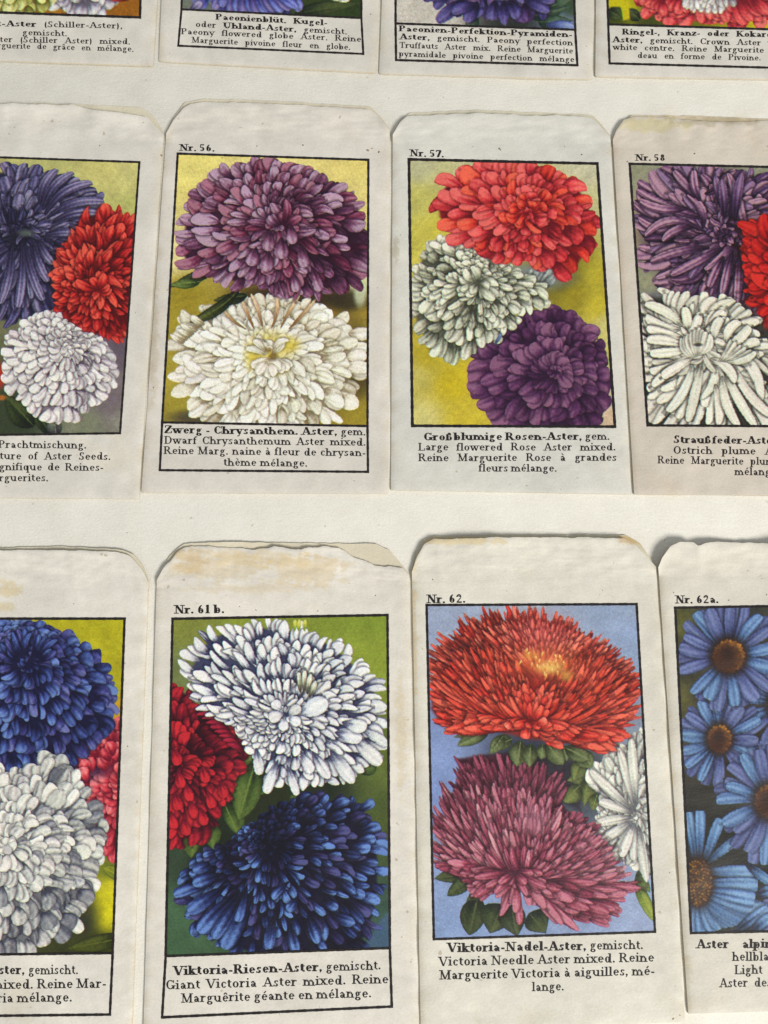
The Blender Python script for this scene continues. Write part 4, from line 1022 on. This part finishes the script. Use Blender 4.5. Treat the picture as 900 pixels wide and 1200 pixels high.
def paint_top_a(cv):      # pale yellow green and lilac white petals on brown
    cv.bg([(150, 10, (150, 92, 14)), (140, -100, (160, 110, 30)), (-20, -100, (150, 120, 40)), (150, -200, (180, 150, 60))], .08)
    Y = pal((96, 96, 30), (182, 180, 96), (224, 222, 160)); L = pal((92, 86, 100), (184, 178, 186), (232, 228, 226)); R_ = pal((90, 10, 14), (180, 40, 34), (220, 90, 70))
    bloom(cv, (70, -180), [(-30, -180), (70, -250), (160, -180), (70, -110)], R_, K=7, w=7, fill=(90, 10, 14))
    bloom(cv, (96, -42), [(40, -42), (96, -110), (150, -46), (126, 18), (96, 26), (60, 10)], L, K=6, w=9, lenf=2, fill=(130, 124, 130))
    bloom(cv, (14, -40), [(-46, -40), (14, -110), (70, -46), (62, 8), (30, 22), (-20, 22)], Y, K=6, w=9, lenf=2, fill=(120, 120, 50))
    cv.petal(150, 0, 128, -3, 5, pal((90, 20, 14), (150, 40, 20), (190, 80, 40)))


def paint_top_b(cv):      # violet blue ball bloom on green
    cv.bg([(215, 5, (110, 116, 104)), (300, 16, (70, 70, 90)), (370, 18, (44, 58, 22)), (410, 15, (40, 56, 22)), (420, -100, (90, 110, 40)), (220, -200, (150, 150, 70)), (420, -250, (150, 150, 70))], .08)
    leaf(cv, 345, 16, 420, 4, 8, DKGREEN)
    Wh = pal((90, 100, 110), (190, 194, 190), (236, 236, 226))
    bloom(cv, (390, -60), [(340, -60), (390, -120), (440, -60), (396, 3), (372, -8)], Wh, K=6, w=8, fill=(120, 124, 124))
    B = pal((28, 26, 74), (78, 84, 160), (136, 142, 206)); V = pal((34, 26, 70), (90, 82, 148), (150, 140, 190))
    bloom(cv, (300, -70), [(205, -60), (220, -130), (300, -180), (380, -130), (378, -40), (356, 4), (348, 14), (320, 20), (290, 16), (262, 14), (232, -4)], B, K=9, w=9, lenf=2.0, P2=V, p2=.4, fill=(34, 30, 80), spread=1.25)
    for i in range(12):
        x = 250 + i * 9
        cv.petal(292 + (x - 300) * .5, -14, x, 12 + cv.r.normal(0, 4), 6, B if i % 2 else V, sh=.5, pa=.9, pb=.4)
    cv.petal(222, 14, 236, 2, 5, pal((60, 50, 90), (120, 110, 150), (170, 160, 190)))


def paint_top_c(cv):      # dark violet bloom on a pale ground
    cv.bg([(470, 15, (200, 194, 182)), (500, 25, (196, 190, 178)), (490, -60, (200, 192, 180)), (600, 28, (40, 44, 40)), (670, 10, (50, 70, 44)), (665, 30, (120, 130, 170)), (660, -100, (120, 130, 80)), (560, -240, (200, 194, 182))], .05)
    for a in ((620, 20, 668, 8, 10), (630, 26, 672, 24, 9), (560, 20, 545, 32, 8), (640, 10, 676, -6, 9)):
        leaf(cv, *a[:4], a[4], pal((16, 28, 24), (42, 62, 46), (84, 104, 80)))
    cv.petal(640, 30, 674, 33, 6, pal((50, 60, 110), (100, 116, 170), (150, 166, 206)))
    D = pal((22, 16, 44), (60, 52, 106), (108, 100, 158)); V = pal((26, 14, 42), (70, 48, 96), (116, 92, 144))
    bloom(cv, (580, -90), [(478, -80), (500, -160), (580, -200), (660, -150), (672, -70), (650, -4), (648, 12), (612, 22), (560, 22), (520, 10), (490, -10)], D, K=8, w=9, lenf=2.1, P2=V, p2=.4, fill=(26, 20, 50), spread=1.2)
    for a in ((540, -6, 494, -2, 6), (545, 0, 512, 26, 8), (560, 2, 546, 26, 8), (580, 0, 576, 24, 8), (596, 0, 606, 22, 8), (612, -4, 644, 14, 7), (560, 6, 530, 16, 7), (622, -6, 650, 2, 6), (590, 2, 592, 30, 6)):
        cv.petal(*a[:4], a[4], D, sh=.6, side=.3)


def paint_top_d(cv):      # red crown bloom with a white centre
    cv.bg([(720, 20, (44, 54, 16)), (735, 5, (176, 168, 10)), (722, 4, (176, 166, 8)), (760, 26, (60, 66, 20)), (716, -80, (160, 160, 30)), (900, -200, (170, 160, 40)), (912, 26, (190, 180, 20))], .06)
    leaf(cv, 712, 12, 730, 22, 9, DKGREEN); leaf(cv, 750, 24, 736, 10, 7, DKGREEN)
    cv.poly([(712, -4), (736, 0), (738, 22), (730, 24), (728, 8), (712, 8)], (190, 180, 8), 1)
    R_ = pal((110, 12, 26), (196, 52, 58), (232, 112, 104)); Wh = pal((120, 108, 110), (204, 198, 192), (240, 238, 230))
    bloom(cv, (828, -60), [(712, -60), (740, -150), (828, -180), (915, -150), (925, -60), (918, 10), (900, 26), (868, 34), (830, 26), (800, 28), (770, 22), (748, 2), (732, -10)], R_, K=7, w=9, lenf=2.2, fill=(120, 14, 26), spread=1.2, rmin=.3)
    for i in range(16):
        x = 752 + i * 10
        cv.petal(826 + (x - 826) * .7, -4, x, 20 + cv.r.normal(0, 5) - abs(x - 830) * .04, 7, R_, sh=.55, side=.2)
    for i in range(6):
        cv.petal(776, 0, 742 + i * 7, -2 + i * 4, 6, R_, sh=.5)
    cv.blob(832, -48, 46, 62, (214, 208, 200), 1, .1)
    bloom(cv, (832, -46), [(788, -46), (832, -104), (876, -46), (862, 2), (832, 14), (800, 2)], Wh, K=10, w=3, lenf=2.6, spread=1.2, sh=.3, edge=.3, base=.3)


# ------------------------------------------------------------------ packets
class Packet:
    pass


N_PACK = [0]


def packet(label, left, right, bottom, top, back, stock, pic, paint, box=None, lines=(), number=None, cap=9.0, step=.62, border=1.7, h=.0010, lift=.0009, torn=.6, stains=(), specks=(), seed=0, hs=1.0, borderw=None):
    """left/right/bottom: ((x,y),(x,y)); top: outline of the front flap; back: outline of the back sheet behind it"""
    pk = Packet()
    (lx0, ly0), (lx1, ly1) = left
    (rx0, ry0), (rx1, ry1) = right
    (bx0, by0), (bx1, by1) = bottom
    xl = lambda y: .7 + lx0 + (y - ly0) / (ly1 - ly0) * (lx1 - lx0)
    xr = lambda y: -.7 + rx0 + (y - ry0) / (ry1 - ry0) * (rx1 - rx0)
    wv = Waves(seed + 11, 95); wv2 = Waves(seed + 12, 30); wv3 = Waves(seed + 13, 26, stretch=(2.4, .7))
    fold0, fold1 = ly0 + 9, ry0 + 9
    tops = np.array(top, float); backs = np.array(back, float)

    def foldy(x):
        return fold0 + (np.asarray(x, float) - lx0) / (rx0 - lx0) * (fold1 - fold0)

    def Z(x, y):
        x = np.asarray(x, float); y = np.asarray(y, float)
        z = h + .00013 * wv(x, y) + .00003 * wv2(x, y)
        dl = np.clip(x - xl(y), 0, 99); dr = np.clip(xr(y) - x, 0, 99)
        byy = by0 + (x - bx0) / (bx1 - bx0) * (by1 - by0)
        db = np.clip(byy - y, 0, 99)
        z = z - .00035 * np.exp(-dl / 3.5) - .00035 * np.exp(-dr / 3.5) - .0002 * np.exp(-db / 3)
        nf = np.exp(-np.clip(y - foldy(x), 0, 400) / 16.0)
        z = z + .000028 * nf * wv3(x, y)
        fy = foldy(x) + 1.2 * wv2(x, 0 * y)
        z = z - .00005 * np.exp(-((y - fy) / 1.6) ** 2) - .00004 * np.exp(-((y - fy - 9 - 4 * wv(x * 1.7, 0 * y)) / 2.2) ** 2) * np.clip(.4 + wv2(x * .6, 0 * y), 0, 1)
        return z
    pk.Z = Z
    cx, cy = (lx1 + rx1 + lx0 + rx0) / 4, (ly0 + ly1 + ry0 + ry1) / 4
    pk.o = at(cx, cy, 0.0)
    root = bpy.data.objects.new("seed_packet", None)
    sc.collection.objects.link(root)
    root.empty_display_size = .02
    root.location = pk.o
    root["label"] = label
    root["category"] = "seed packet"
    root["group"] = "flower seed packets laid in three rows"
    pk.root = root

    wc = Waves(seed + 21, 120); wc2 = Waves(seed + 22, 24)
    stock = rgb(stock)

    def tint(x, y):
        c = stock * (1 + .018 * wc(x, y) + .012 * wc2(x, y))[..., None]
        # handling dirt along the edges of the sheet
        dl = np.abs(x - xl(y)); dr = np.abs(xr(y) - x)
        e = (.5 * np.exp(-dl / 5) + .5 * np.exp(-dr / 5)) * np.clip(.5 + .5 * wc2(x * .7, y), 0, 1)
        c = c * (1 - e[..., None] * np.array([.06, .11, .20]))
        for (sx, sy, srx, sry, col, a) in stains:
            d = ((x - sx) / srx) ** 2 + ((y - sy) / sry) ** 2
            g = np.exp(-d) + .22 * wc2(x * 1.5, y * 1.5) + .12 * wc2(x * 4.1 + 30, y * 4.1)
            k = a * (.55 * sstep(.30, .42, g) + .25 * sstep(.5, .9, g) + .40 * np.exp(-((g - .36) / .05) ** 2))
            k = np.clip(k, 0, 1) * np.clip(np.exp(-d) * 4, 0, 1)
            c = c * (1 - k[..., None]) + rgb(col) * k[..., None]
        return lin(np.clip(c, 0, 1))

    # ---- body of the envelope
    nu = int(abs(rx1 - lx1) / 2.6); 
    U = np.linspace(0, 1, nu)
    y_ref_l, y_ref_r = ly0, ry0

    def column_grid(ytop, ybot, nv):
        V = np.linspace(0, 1, nv)[:, None]
        Y = ytop[None, :] * (1 - V) + ybot[None, :] * V
        X = xl(Y) * (1 - U) + xr(Y) * U
        return X, Y
    xs_bot = bx0 + (bx1 - bx0) * U
    ybot = by0 + (by1 - by0) * U
    xs_top = lx0 + (rx0 - lx0) * U
    ytop = foldy(xs_top)
    nv = int((ybot - ytop).max() / 2.6)
    X, Y = column_grid(ytop, ybot, nv)
    z = Z(X, Y)
    T = at(X, Y, z)
    col = tint(X, Y)
    # closed slab: skirt all round
    ring_i = [(0, j) for j in range(nu)] + [(i, nu - 1) for i in range(1, nv)] + [(nv - 1, j) for j in range(nu - 2, -1, -1)] + [(i, 0) for i in range(nv - 2, 0, -1)]
    ids = np.array([i * nu + j for i, j in ring_i])
    flat = T.reshape(-1, 3); cf = col.reshape(-1, 3)
    n0 = len(flat)
    mid = flat[ids].copy(); low = flat[ids].copy(); low[:, 2] = .00015
    top2 = flat[ids].copy()
    edge_c = cf[ids] * np.array([1.0, .93, .80])
    co = np.concatenate([flat, top2, low])
    cc = np.concatenate([cf, edge_c, edge_c])
    m = len(ids)
    k = np.arange(m); kn = (k + 1) % m
    sk = np.stack([n0 + k, n0 + kn, n0 + m + kn, n0 + m + k], -1)
    q = np.concatenate([grid_quads(nv, nu), sk])
    mesh_obj("front_panel", co, q, M_PAPER, root, pk.o, attr=cc)

    # ---- thin sheets: the flap of the front and the back sheet behind it
    wr_ = Waves(seed + 61, 22); wr2_ = Waves(seed + 62, 8)

    def sheet(name, outline, zf, th, mat, colf, y_low, rough=.5):
        ox, oy = outline[:, 0], outline[:, 1]
        yt = np.interp(xs_top, ox, oy) + rough * (.55 * wr_(xs_top, 0 * xs_top) + .35 * wr2_(xs_top, 0 * xs_top))
        yt = np.minimum(yt, y_low - 1.0)
        nvv = max(10, int((y_low - yt).max() / 1.5))
        Xs, Ys = column_grid(yt, y_low, nvv)
        S = (y_low[None, :] - Ys) / np.maximum((y_low - yt)[None, :], 1.0)
        dtop = Ys - yt[None, :]
        zt = zf(Xs, Ys, S, dtop)
        A = at(Xs, Ys, zt)
        B = A.copy(); B[..., 2] -= th
        n = A.shape[0] * A.shape[1]
        g = grid_quads(nvv, nu)
        rid = np.array([i * nu + j for i, j in ([(0, j) for j in range(nu)] + [(i, nu - 1) for i in range(1, nvv)] + [(nvv - 1, j) for j in range(nu - 2, -1, -1)] + [(i, 0) for i in range(nvv - 2, 0, -1)])])
        mm = len(rid); kk = np.arange(mm); kkn = (kk + 1) % mm
        E = np.concatenate([A.reshape(-1, 3)[rid], B.reshape(-1, 3)[rid]])
        side = np.stack([2 * n + kk, 2 * n + kkn, 2 * n + mm + kkn, 2 * n + mm + kk], -1)
        cA = colf(Xs, Ys).reshape(-1, 3)
        allc = np.concatenate([cA, cA, np.tile(cA[rid] * np.array([1.03, .99, .9]), (2, 1))])
        return mesh_obj(name, np.concatenate([A.reshape(-1, 3), B.reshape(-1, 3), E]), np.concatenate([g, g[:, ::-1] + n, side]), mat, root, pk.o, attr=allc)

    lw = Waves(seed + 31, 130, stretch=(1, 6)); cr = Waves(seed + 32, 26, stretch=(1.8, .8)); cr2 = Waves(seed + 33, 9, stretch=(2, .8))

    def zflap(x, y, S, dt):
        l = lift * (1 + .35 * lw(x, y)) * S ** 1.8
        wrk = np.clip(S * 3, 0, 1)
        zz = Z(x, foldy(x)) + np.clip(l, -.0003, None) + wrk * (.00009 * cr(x, y) + .00004 * cr2(x, y))
        zz = zz - .00025 * np.exp(-dt / 2.0)
        return np.maximum(zz, .0006)
    sheet("flap", tops, zflap, .00022, M_PAPER, tint, foldy(xs_top) + .3, torn)

    def zback(x, y, S, dt):
        return .00042 + .0004 * S * np.clip(.4 + .6 * lw(x + 300, y), 0, 2) + .00003 * cr(x + 90, y)

    def ctint(x, y):
        c = tint(x, y) * np.array([.97, .93, .80])
        return c
    sheet("back_sheet", backs, zback, .0002, M_PAPER, ctint, foldy(xs_top) + 2.0)

    # ---- foxing specks
    rs = np.random.default_rng(seed + 77)
    b = Print()
    sp = list(specks)
    for i in range(6):
        u_, v_ = rs.uniform(.04, .96), rs.uniform(0, 1)
        yy = ly0 + 4 + (34 * v_ if i % 3 else (by0 - ly0 - 10) * v_)
        if i % 3 == 0: u_ = rs.choice([rs.uniform(.02, .08), rs.uniform(.93, .98)])
        sp.append((xl(yy) * (1 - u_) + xr(yy) * u_, yy, rs.uniform(.35, .8)))
    for (x_, y_, r_) in sp:
        st = []
        e_ = rs.uniform(.6, 1.5); k_ = rs.uniform(-.6, .6)
        for a_ in np.linspace(0, math.pi, 6):
            st.append(((x_ + r_ * e_ * math.cos(a_), y_ + r_ * math.sin(a_) + k_ * r_ * math.cos(a_)), (x_ + r_ * e_ * math.cos(a_), y_ - r_ * math.sin(a_) + k_ * r_ * math.cos(a_))))
        b.strip(st)
    b.build("foxing", pk, .00007, M_FOX)["kind"] = "stuff"

    # ---- picture
    cv = Canvas(pic, step, seed + 50)
    paint(cv)
    cv.stipple()
    zz = Z(cv.X, cv.Y) + .00003
    mesh_obj("picture", at(cv.X, cv.Y, zz), grid_quads(cv.nr, cv.nc), M_PRINT, root, pk.o, attr=lin(cv.C))

    # ---- black frame line, caption box, writing
    TL, TR, BR, BL = pic
    b = Print()
    bw = border * 1.5
    for (p, q_) in ((TL, TR), (TR, BR), (BR, BL), (BL, TL)):
        L = math.hypot(q_[0] - p[0], q_[1] - p[1]); ex, ey = (q_[0] - p[0]) / L * bw / 2, (q_[1] - p[1]) / L * bw / 2
        b.line(p[0] - ex, p[1] - ey, q_[0] + ex, q_[1] + ey, bw)
    b.build("picture_border", pk, .000075)
    if box:
        bl, br = box
        b = Print()
        b.line(BL[0], BL[1] + bw / 2, bl[0], bl[1], bw)
        b.line(bl[0] - bw / 2, bl[1], br[0] + bw / 2, br[1], bw)
        b.line(br[0], br[1], BR[0], BR[1] + bw / 2, bw)
        b.build("caption_border", pk, .00007)
    if lines:
        t = Print()
        for (segs, x0, x1, y0, y1) in lines:
            if isinstance(segs, str): segs = [(segs, False)]
            t.text(segs, x0, x1, y0, y1, cap, hs)
        t.build("caption", pk, .00006)
    if number:
        t = Print()
        s_, x0, x1, y0, y1, cp = number
        t.text([(s_, True)], x0, x1, y0, y1, cp, 1.3)
        t.build("packet_number", pk, .00006)
    return pk


def seg(bold, plain=""):
    return [(bold, True)] + ([(plain, False)] if plain else [])


# row at the top of the picture
packet("packet with lilac white and yellow green petals on brown, in the top left corner",
       ((-70, -330), (-86, 68)), ((207, -330), (180, 77)), ((-86, 68), (180, 77)),
       [(-75, -338), (-55, -366), (190, -362), (207, -335)], [(-75, -340), (-55, -370), (190, -366), (207, -338)], (207, 203, 194),
       [(-35, -260), (172, -255), (164, 20.4), (-45, 13)], paint_top_a, None,
       [(seg("Kraut-Aster", " (Schiller-Aster),"), -38, 144, 30, 33.4), ("gemischt.", 26, 79, 41, 42.5), ("Aster (Schiller Aster) mixed.", -14, 153, 49, 52), ("Marguerite de grâce en mélange.", -18, 157, 56, 60.5)],
       None, 6.9, step=1.0, border=2.0, seed=100)
packet("packet with violet blue globe bloom on green above a boxed caption",
       ((203, -330), (185.5, 71.5)), ((456, -330), (441.5, 85)), ((185.5, 71.5), (441.5, 85)),
       [(203, -338), (220, -366), (440, -362), (456, -335)], [(203, -340), (220, -370), (440, -366), (456, -338)], (207, 203, 194),
       [(222, -265), (424, -258), (423.6, 21.2), (212.6, 10.9)], paint_top_b, ((208.9, 53.5), (425.8, 63.2)),
       [(seg("Paeonienblüt. Kugel-"), 252.5, 384, 23, 30), ([("oder ", False), ("Uhland-Aster,", True), (" gemischt.", False)], 229, 407, 31.5, 40.4), ("Paeony flowered globe Aster. Reine", 212, 423.6, 40, 49), ("Marguerite pivoine fleur en globe.", 224.4, 411, 50, 58.5)],
       None, 6.9, step=1.0, border=1.6, seed=110)
packet("packet with dark violet bloom on a pale ground above a boxed caption",
       ((460, -330), (443.5, 86)), ((702, -330), (694.5, 93)), ((443.5, 86), (694.5, 93)),
       [(460, -338), (480, -366), (690, -362), (702, -335)], [(460, -340), (480, -370), (690, -366), (702, -338)], (207, 203, 194),
       [(464, -245), (666, -240), (674.2, 34.8), (463.6, 27.4)], paint_top_c, ((464.2, 70.3), (676.7, 76.5)),
       [(seg("Paeonien-Perfektion-Pyramiden-"), 467.3, 671, 36.7, 44), (seg("Aster,", " gemischt. Paeony perfection"), 468, 671.8, 46, 53.5), ("Truffauts Aster mix. Reine Marguerite", 468, 671.8, 56, 63), ("pyramidale pivoine perfection mélange", 467.3, 673.3, 66, 73)],
       None, 6.9, step=1.0, border=1.8, seed=120)
packet("packet with red crown bloom with a white centre, in the top right corner",
       ((700, -330), (697, 89)), ((955, -330), (968, 94)), ((697, 89), (968, 94)),
       [(700, -338), (720, -366), (940, -362), (955, -335)], [(700, -340), (720, -370), (940, -366), (955, -338)], (207, 203, 194),
       [(704, -240), (912, -235), (925, 35), (712.9, 28.5)], paint_top_d, ((714.5, 74.2), (929, 80)),
       [(seg("Ringel-, Kranz- oder Kokarden-"), 729, 924, 40.4, 44), (seg("Aster,", " gemischt. Crown Aster with"), 717.3, 924, 49.5, 54), ("white centre. Reine Marguerite cor-", 718, 924, 58.3, 62.5), ("deau en forme de Pivoine.", 747, 892, 68, 71)],
       None, 6.9, step=1.0, border=1.8, seed=130)

# middle row
packet("packet with slate violet, red and white blooms beside the packet numbered 56",
       ((-98, 152), (-122, 582)), ((192.5, 158), (163.5, 584.5)), ((-122, 582), (163.5, 584.5)),
       [(-98, 150), (-80, 124), (10, 121), (40, 122), (84, 123), (104, 128), (140, 132), (172, 137), (182, 148), (193, 158)],
       [(-98, 150), (-80, 120), (60, 121), (110, 123), (165, 126), (180, 138), (192.5, 156)], (210, 206, 197),
       [(-68, 182), (163.3, 190), (140.7, 507.7), (-96, 511)], paint_mix, None,
       [(seg("", "Astern-Prachtmischung."), -48, 101.7, 524.5, 525.7), ("Mixture of Aster Seeds.", -24, 130, 538, 539), ("magnifique de Reines-", -20, 121.7, 551, 551.7), ("Marguerites.", -20, 57, 564, 564)],
       None, 8.8, border=1.7, seed=200, lift=.0017)
packet("seed packet number 56 with a purple bloom over a cream white one",
       ((194, 158), (165, 577)), ((457.5, 155), (455.5, 578.5)), ((165, 577), (455.5, 578.5)),
       [(194, 156), (201, 141), (212, 126), (220, 121), (240, 119.5), (330, 122), (400, 126), (434, 128.5), (444, 136), (457.5, 153)],
       [(194, 155), (200, 139), (214, 119), (240, 116), (330, 119), (435, 125), (448, 139), (457.5, 152)], (210, 205, 196),
       [(208.3, 180), (431.7, 187.3), (430.7, 499.3), (190, 495)], paint_dwarf, ((187.3, 551), (431.3, 553)),
       [(seg("Zwerg - Chrysanthem. Aster,", " gem."), 192.3, 429, 507.7, 510.3), ("Dwarf Chrysanthemum Aster mixed.", 192.3, 429, 520, 522.3), ("Reine Marg. naine à fleur de chrysan-", 191.5, 429, 532, 534.7), ("thème mélange.", 261.7, 360.7, 545.7, 547)],
       ("Nr. 56.", 210, 252, 176.7, 177.5, 7.9), 9.0, border=1.8, seed=210, lift=.0013, specks=((301, 171, .8), (355, 170, .8), (431, 176, 1.3), (444, 178, 1.0), (436, 174, .8), (189, 182, 1.2)), stains=((188, 185, 4, 14, (150, 110, 80), .7), (180, 400, 5, 60, (170, 150, 120), .4)))
packet("seed packet number 57 with red, greenish white and purple blooms on yellow",
       ((459.5, 160), (457.5, 574)), ((716, 160), (741, 579)), ((457.5, 574), (741, 579)),
       [(459.5, 157), (468, 143), (476, 136), (560, 132.5), (636, 136), (655, 134.5), (696, 138), (704, 147), (716, 160)],
       [(459.5, 156), (468, 140), (480, 132), (560, 129), (640, 132), (697, 135), (706, 146), (716, 159)], (207, 205, 197),
       [(479.3, 186.7), (700, 191.7), (720.7, 500), (483.3, 499)], paint_rose, None,
       [(seg("Großblumige Rosen-Aster,", " gem."), 496, 715, 516, 515.3), ("Large flowered Rose Aster mixed.", 490, 722, 528, 528), ("Reine Marguerite Rose à grandes", 490, 723, 540.5, 540), ("fleurs mélange.", 560.7, 653, 552.7, 552.7)],
       ("Nr. 57.", 480, 520.7, 183.3, 184.3, 8.1), 9.0, border=2.2, seed=220, lift=.0011, specks=((585, 174, 1.1), (586.5, 175.5, .9)), stains=((464, 290, 4, 12, (150, 140, 110), .5),))
packet("seed packet number 58 with long curled violet and white petals on grey green",
       ((717.5, 165), (742.5, 579)), ((980, 166), (1022, 582)), ((742.5, 579), (1022, 582)),
       [(717.5, 163), (722, 153), (732, 140), (744, 137), (790, 137.5), (806, 141), (860, 143), (900, 141), (960, 142), (980, 163)],
       [(717.5, 162), (731, 142), (742, 135), (820, 135.5), (900, 139), (964, 140), (980, 162)], (203, 194, 181),
       [(738, 191.9), (962, 197), (1000, 500), (759, 498.5)], paint_plume, None,
       [(seg("Straußfeder-Aster,", " gem."), 789, 954, 519.3, 521), ("Ostrich plume Aster mixed.", 788.6, 984, 531.7, 533.5), ("Reine Marguerite plume", 770.5, 914, 543.3, 545), ("mélange.", 860.7, 913, 556.7, 557.5)],
       ("Nr. 58", 744.3, 780, 188.3, 188.5, 7.6), 9.0, border=1.9, seed=230, hs=.88, specks=((814, 180, .8),), stains=((760, 146, 40, 8, (186, 176, 110), .5), (840, 142, 50, 5, (140, 130, 100), .4)))

# bottom row
packet("packet with blue and grey white ball shaped blooms beside a pink one",
       ((-112, 678), (-140, 1218)), ((174.5, 682), (154.5, 1222)), ((-140, 1218), (154.5, 1222)),
       [(-112, 675), (-95, 646), (0, 645), (40, 644.5), (98, 645), (138, 647), (152, 652), (165, 665), (174.5, 681)],
       [(-112, 674), (-95, 642), (0, 642), (70, 640), (140, 644), (156, 650), (168, 663), (174.5, 680)], (216, 212, 202),
       [(-108, 725), (146, 725), (132, 1117), (-132, 1120)], paint_blue, ((-135, 1192), (128.8, 1189)),
       [(seg("-Victoria-Aster,", " gemischt."), -80, 92, 1142, 1141.5), ("Aster mixed. Reine Mar-", -54, 125, 1159.5, 1157.5), ("Victoria mélange.", -42, 85, 1175.5, 1173.5)],
       None, 11.0, border=2.0, seed=300, stains=((8, 690, 16, 8, (196, 164, 90), .4), (2, 710, 14, 6, (196, 164, 90), .35)))
packet("packet 61 b with white, crimson and dark blue blooms, torn tan stained flap",
       ((183, 681), (167, 1216)), ((480.5, 676), (490.5, 1206)), ((167, 1216), (490.5, 1206)),
       [(183, 679), (190, 666), (204, 650), (214, 641), (240, 640), (300, 644), (322, 640), (345, 644), (385, 640), (404, 645), (416, 653), (440, 662), (466, 665), (474, 666), (480.5, 675)],
       [(183, 676), (198, 650), (214, 637), (262, 635), (400, 637), (442, 637), (458, 645), (472, 662), (480.5, 673)], (217, 212, 202),
       [(202.2, 725.2), (454.1, 720.8), (457, 1111), (194.1, 1120.5)], paint_giant, ((190, 1192.4), (459.2, 1179.6)),
       [(seg("Viktoria-Riesen-Aster,", " gemischt."), 203.3, 446.8, 1143, 1136), ("Giant Victoria Aster mixed. Reine", 193.7, 455.6, 1159.4, 1152), ("Marguêrite géante en mélange.", 212, 435.8, 1175, 1168.6)],
       ("Nr. 61 b.", 204, 263.4, 719, 718.3, 10), 10.8, border=2.0, seed=310, lift=.0007, torn=1.0,
       stains=((252, 662, 52, 17, (206, 184, 142), .5), (362, 668, 40, 16, (206, 180, 130), .5), (300, 690, 70, 5, (208, 186, 146), .4), (222, 658, 14, 12, (204, 172, 120), .5), (310, 655, 60, 8, (210, 184, 130), .4), (470, 860, 6, 60, (200, 178, 130), .4)))
packet("packet 62 with a red needle petalled bloom over a mauve one on pale blue",
       ((482, 673), (492.5, 1214)), ((769.5, 665), (803.5, 1197)), ((492.5, 1214), (803.5, 1197)),
       [(482, 670), (488, 652), (497, 638), (508, 632), (600, 629.5), (700, 630), (735, 631), (748, 640), (758, 651), (769.5, 664)],
       [(482, 669), (486, 650), (496, 633), (510, 628), (600, 626.5), (736, 627), (752, 636), (760, 648), (769.5, 663)], (214, 210, 198),
       [(500, 709.1), (746.1, 708), (767.7, 1092), (508.5, 1100.7)], paint_needle, None,
       [(seg("Viktoria-Nadel-Aster,", " gemischt."), 524.3, 754.2, 1115.8, 1112), ("Victoria Needle Aster mixed. Reine", 514, 767, 1132, 1126.8), ("Marguerite Victoria à aiguilles, mé-", 514.7, 767.8, 1148, 1142.5), ("lange.", 623.3, 661.4, 1161.6, 1160.5)],
       ("Nr. 62.", 500, 546, 706.8, 706.3, 10), 10.8, border=1.9, seed=320, specks=((789, 1194, 1.0), (797, 1190, .8)), lift=.0013,
       stains=((740, 632, 12, 6, (190, 150, 90), .6), (484, 750, 4, 80, (200, 170, 110), .5), (540, 634, 50, 4, (206, 176, 110), .5)))
packet("seed packet number 62a with light blue daisies on dark ground",
       ((771, 668), (806, 1188)), ((1058, 664), (1104, 1180)), ((806, 1188), (1104, 1180)),
       [(771, 665), (776, 654), (786, 641), (798, 635), (814, 635.5), (820, 640), (828, 636.5), (840, 635), (905, 637), (1035, 637), (1058, 660)],
       [(771, 666), (778, 654), (788, 643), (800, 639), (900, 641), (1035, 641), (1058, 662)], (211, 206, 194),
       [(791.3, 712.2), (1037, 708), (1066, 1088), (810, 1093.5)], paint_daisy, None,
       [(seg("Aster  alpinus,"), 816, 926, 1111.6, 1110.5), ("hellblau.", 858, 914, 1126.2, 1125.5), ("Light blue.", 860.8, 934, 1141.8, 1140.5), ("Aster des Alpes.", 843, 950, 1157, 1155.5)],
       ("Nr. 62a.", 791.3, 842.6, 707.3, 706.5, 9.4), 10.6, border=1.9, seed=330, hs=.85, lift=.0022, stains=((800, 1150, 10, 30, (190, 180, 150), .4),))
